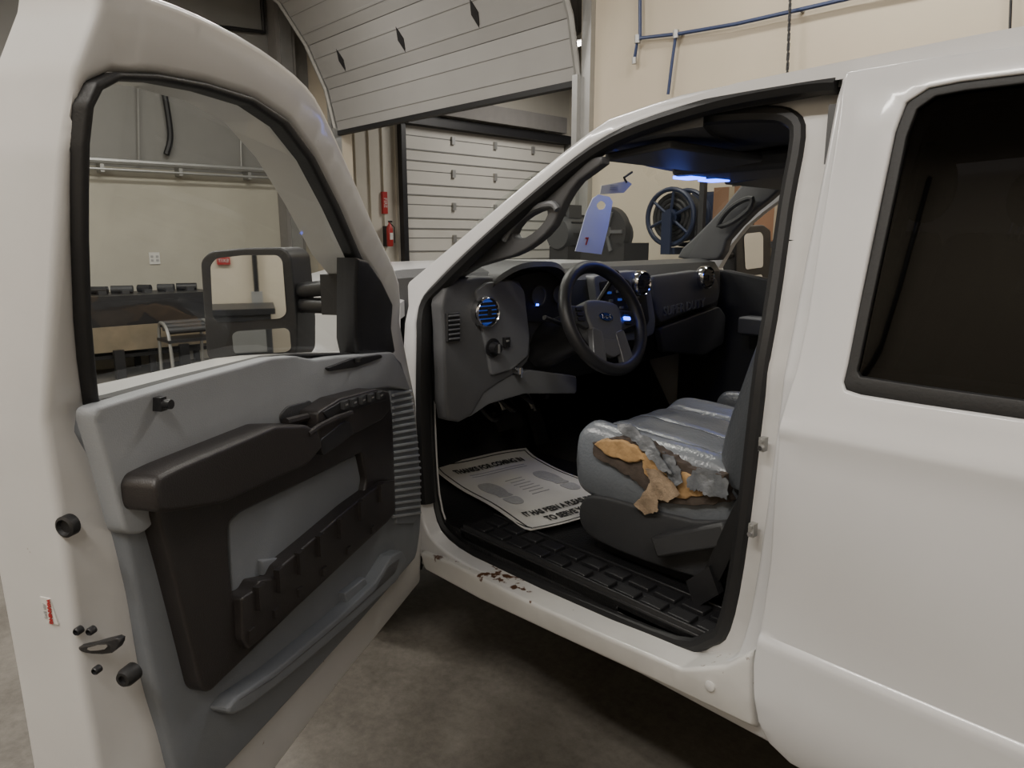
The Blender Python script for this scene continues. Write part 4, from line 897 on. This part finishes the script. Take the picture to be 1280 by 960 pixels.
# =================== loose things ===================
# paper mat
b=MB();ctr=Vector((-1.715,.49,.636));ax_=Vector((.975,-.20,0)).normalized();ay_=Vector((.20,.975,0)).normalized()
def MF(z0): return lambda p,h: ctr+ax_*p[0]+ay_*p[1]+Vector((0,0,z0+h+.004*math.sin(p[0]*14)+.003*math.sin(p[1]*17)+.9*max(0,-p[0]-.27)**1.5+.5*max(0,p[0]-.30)**1.3))
LW,LH=.345,.215
b.panel([(-LW,-LH),(LW,-LH),(LW,LH),(-LW,LH)],M_paper,MF(0),thick=.002,step=.03)
def mtext(s_,size,x,m=M_ink,bold=.0006,sx=1,y=0):
    t=MB();t.text(s_,size,Matrix(),m,.0,bold,sx)
    b.add([MF(.0026)((x-v.y,v.x+y),0) for v in t.v],t.f,m)
mtext('THANKS FOR COMING IN',.052,-.262,bold=.0026,sx=.50,y=-.005)
mtext('IT HAS BEEN A PLEASURE',.046,.222,bold=.0022,sx=.54,y=-.02);mtext('TO SERVE YOU',.046,.278,bold=.0022,sx=.58,y=-.02)
for i,k in enumerate([-.215,-.195]): b.panel([(k,-.12),(k+.004,-.12),(k+.004,.12),(k,.12)],M_inkg,MF(.0022),thick=.001,step=.04)
for i in range(7): 
    k=-.10+i*.03;w_=.035-.006*(i%2);b.panel([(k,-w_),(k+.005,-w_),(k+.005,w_),(k,w_)],M_inkg,MF(.0022),thick=.001,step=.04)
for sy in(-.095,.095):
    sole=[(-.16,0),(-.152,.024),(-.11,.037),(-.06,.035),(-.02,.025),(.01,.025),(.01,-.025),(-.02,-.025),(-.06,-.035),(-.11,-.037),(-.152,-.024)]
    heel=[(.025,.025),(.065,.028),(.09,.018),(.096,0),(.09,-.018),(.065,-.028),(.025,-.025)]
    for sh_ in(sole,heel):
        b.panel(cr([(x+.04,y+sy*1.25) for x,y in sh_],3),M_inkg,MF(.0022),thick=.001,step=.03)
bd=.014
for x0_,y0_,x1_,y1_ in[(-LW+bd,-LH+bd,-LW+bd+.004,LH-bd),(LW-bd-.004,-LH+bd,LW-bd,LH-bd),(-LW+bd,-LH+bd,LW-bd,-LH+bd+.004),(-LW+bd,LH-bd-.004,LW-bd,LH-bd)]:
    b.panel([(x0_,y0_),(x1_,y0_),(x1_,y1_),(x0_,y1_)],M_ink,MF(.0022),thick=.001,step=.03)
b.obj('paper_floor_mat',label='white printed paper floor mat with shoe prints in footwell',cat='floor mat')
# hang tag
b=MB();XT=-1.62
b.panel(cr(xl([(741,248),(748,243),(762,246),(766,252),(760,285),(752,318),(719,314),(726,290),(733,265)],XT),1),M_tag,XF(XT),thick=.002,holes=[cr(xl([(747,254),(752,251),(757,255),(755,261),(749,262),(746,258)],XT),2)],step=.06)
y,z=xpx(733,302,XT);b.text('7',.035,frame((XT+.002,y,z),(0,1,0),(0,0,1)),M_red,.0005,.001)
b.obj('hanging_service_tag',label='lavender paper service tag with a hole in the cab',cat='tag')
b=MB();b.panel(xl([(752,232),(784,226),(790,230),(780,241),(750,243)],-1.5),M_paper,XF(-1.5),thick=.002,step=.08)
y,z=xpx(767,235,-1.5)
for k in range(3): b.box((-1.499,y-.02,z-.006+k*.006),(-1.498,y+.02,z-.004+k*.006),M_inkg)
b.tube([Vector((-1.5,*xpx(783,228,-1.5))),Vector((-1.5,*xpx(780,222,-1.5))),Vector((-1.5,*xpx(790,215,-1.5)))],.004,M_rub,6)
b.obj('paper_sticker',label='small white printed sticker high on the windshield',cat='sticker')
# =================== CAMERA ===================
cd=bpy.data.cameras.new('camera');cam=bpy.data.objects.new('camera',cd);bpy.context.scene.collection.objects.link(cam)
cam.location=C;cam.rotation_euler=(math.pi/2-PI,0,TH);cd.sensor_width=36;cd.lens=FPX/1280*36;cd.clip_start=.02
bpy.context.scene.camera=cam
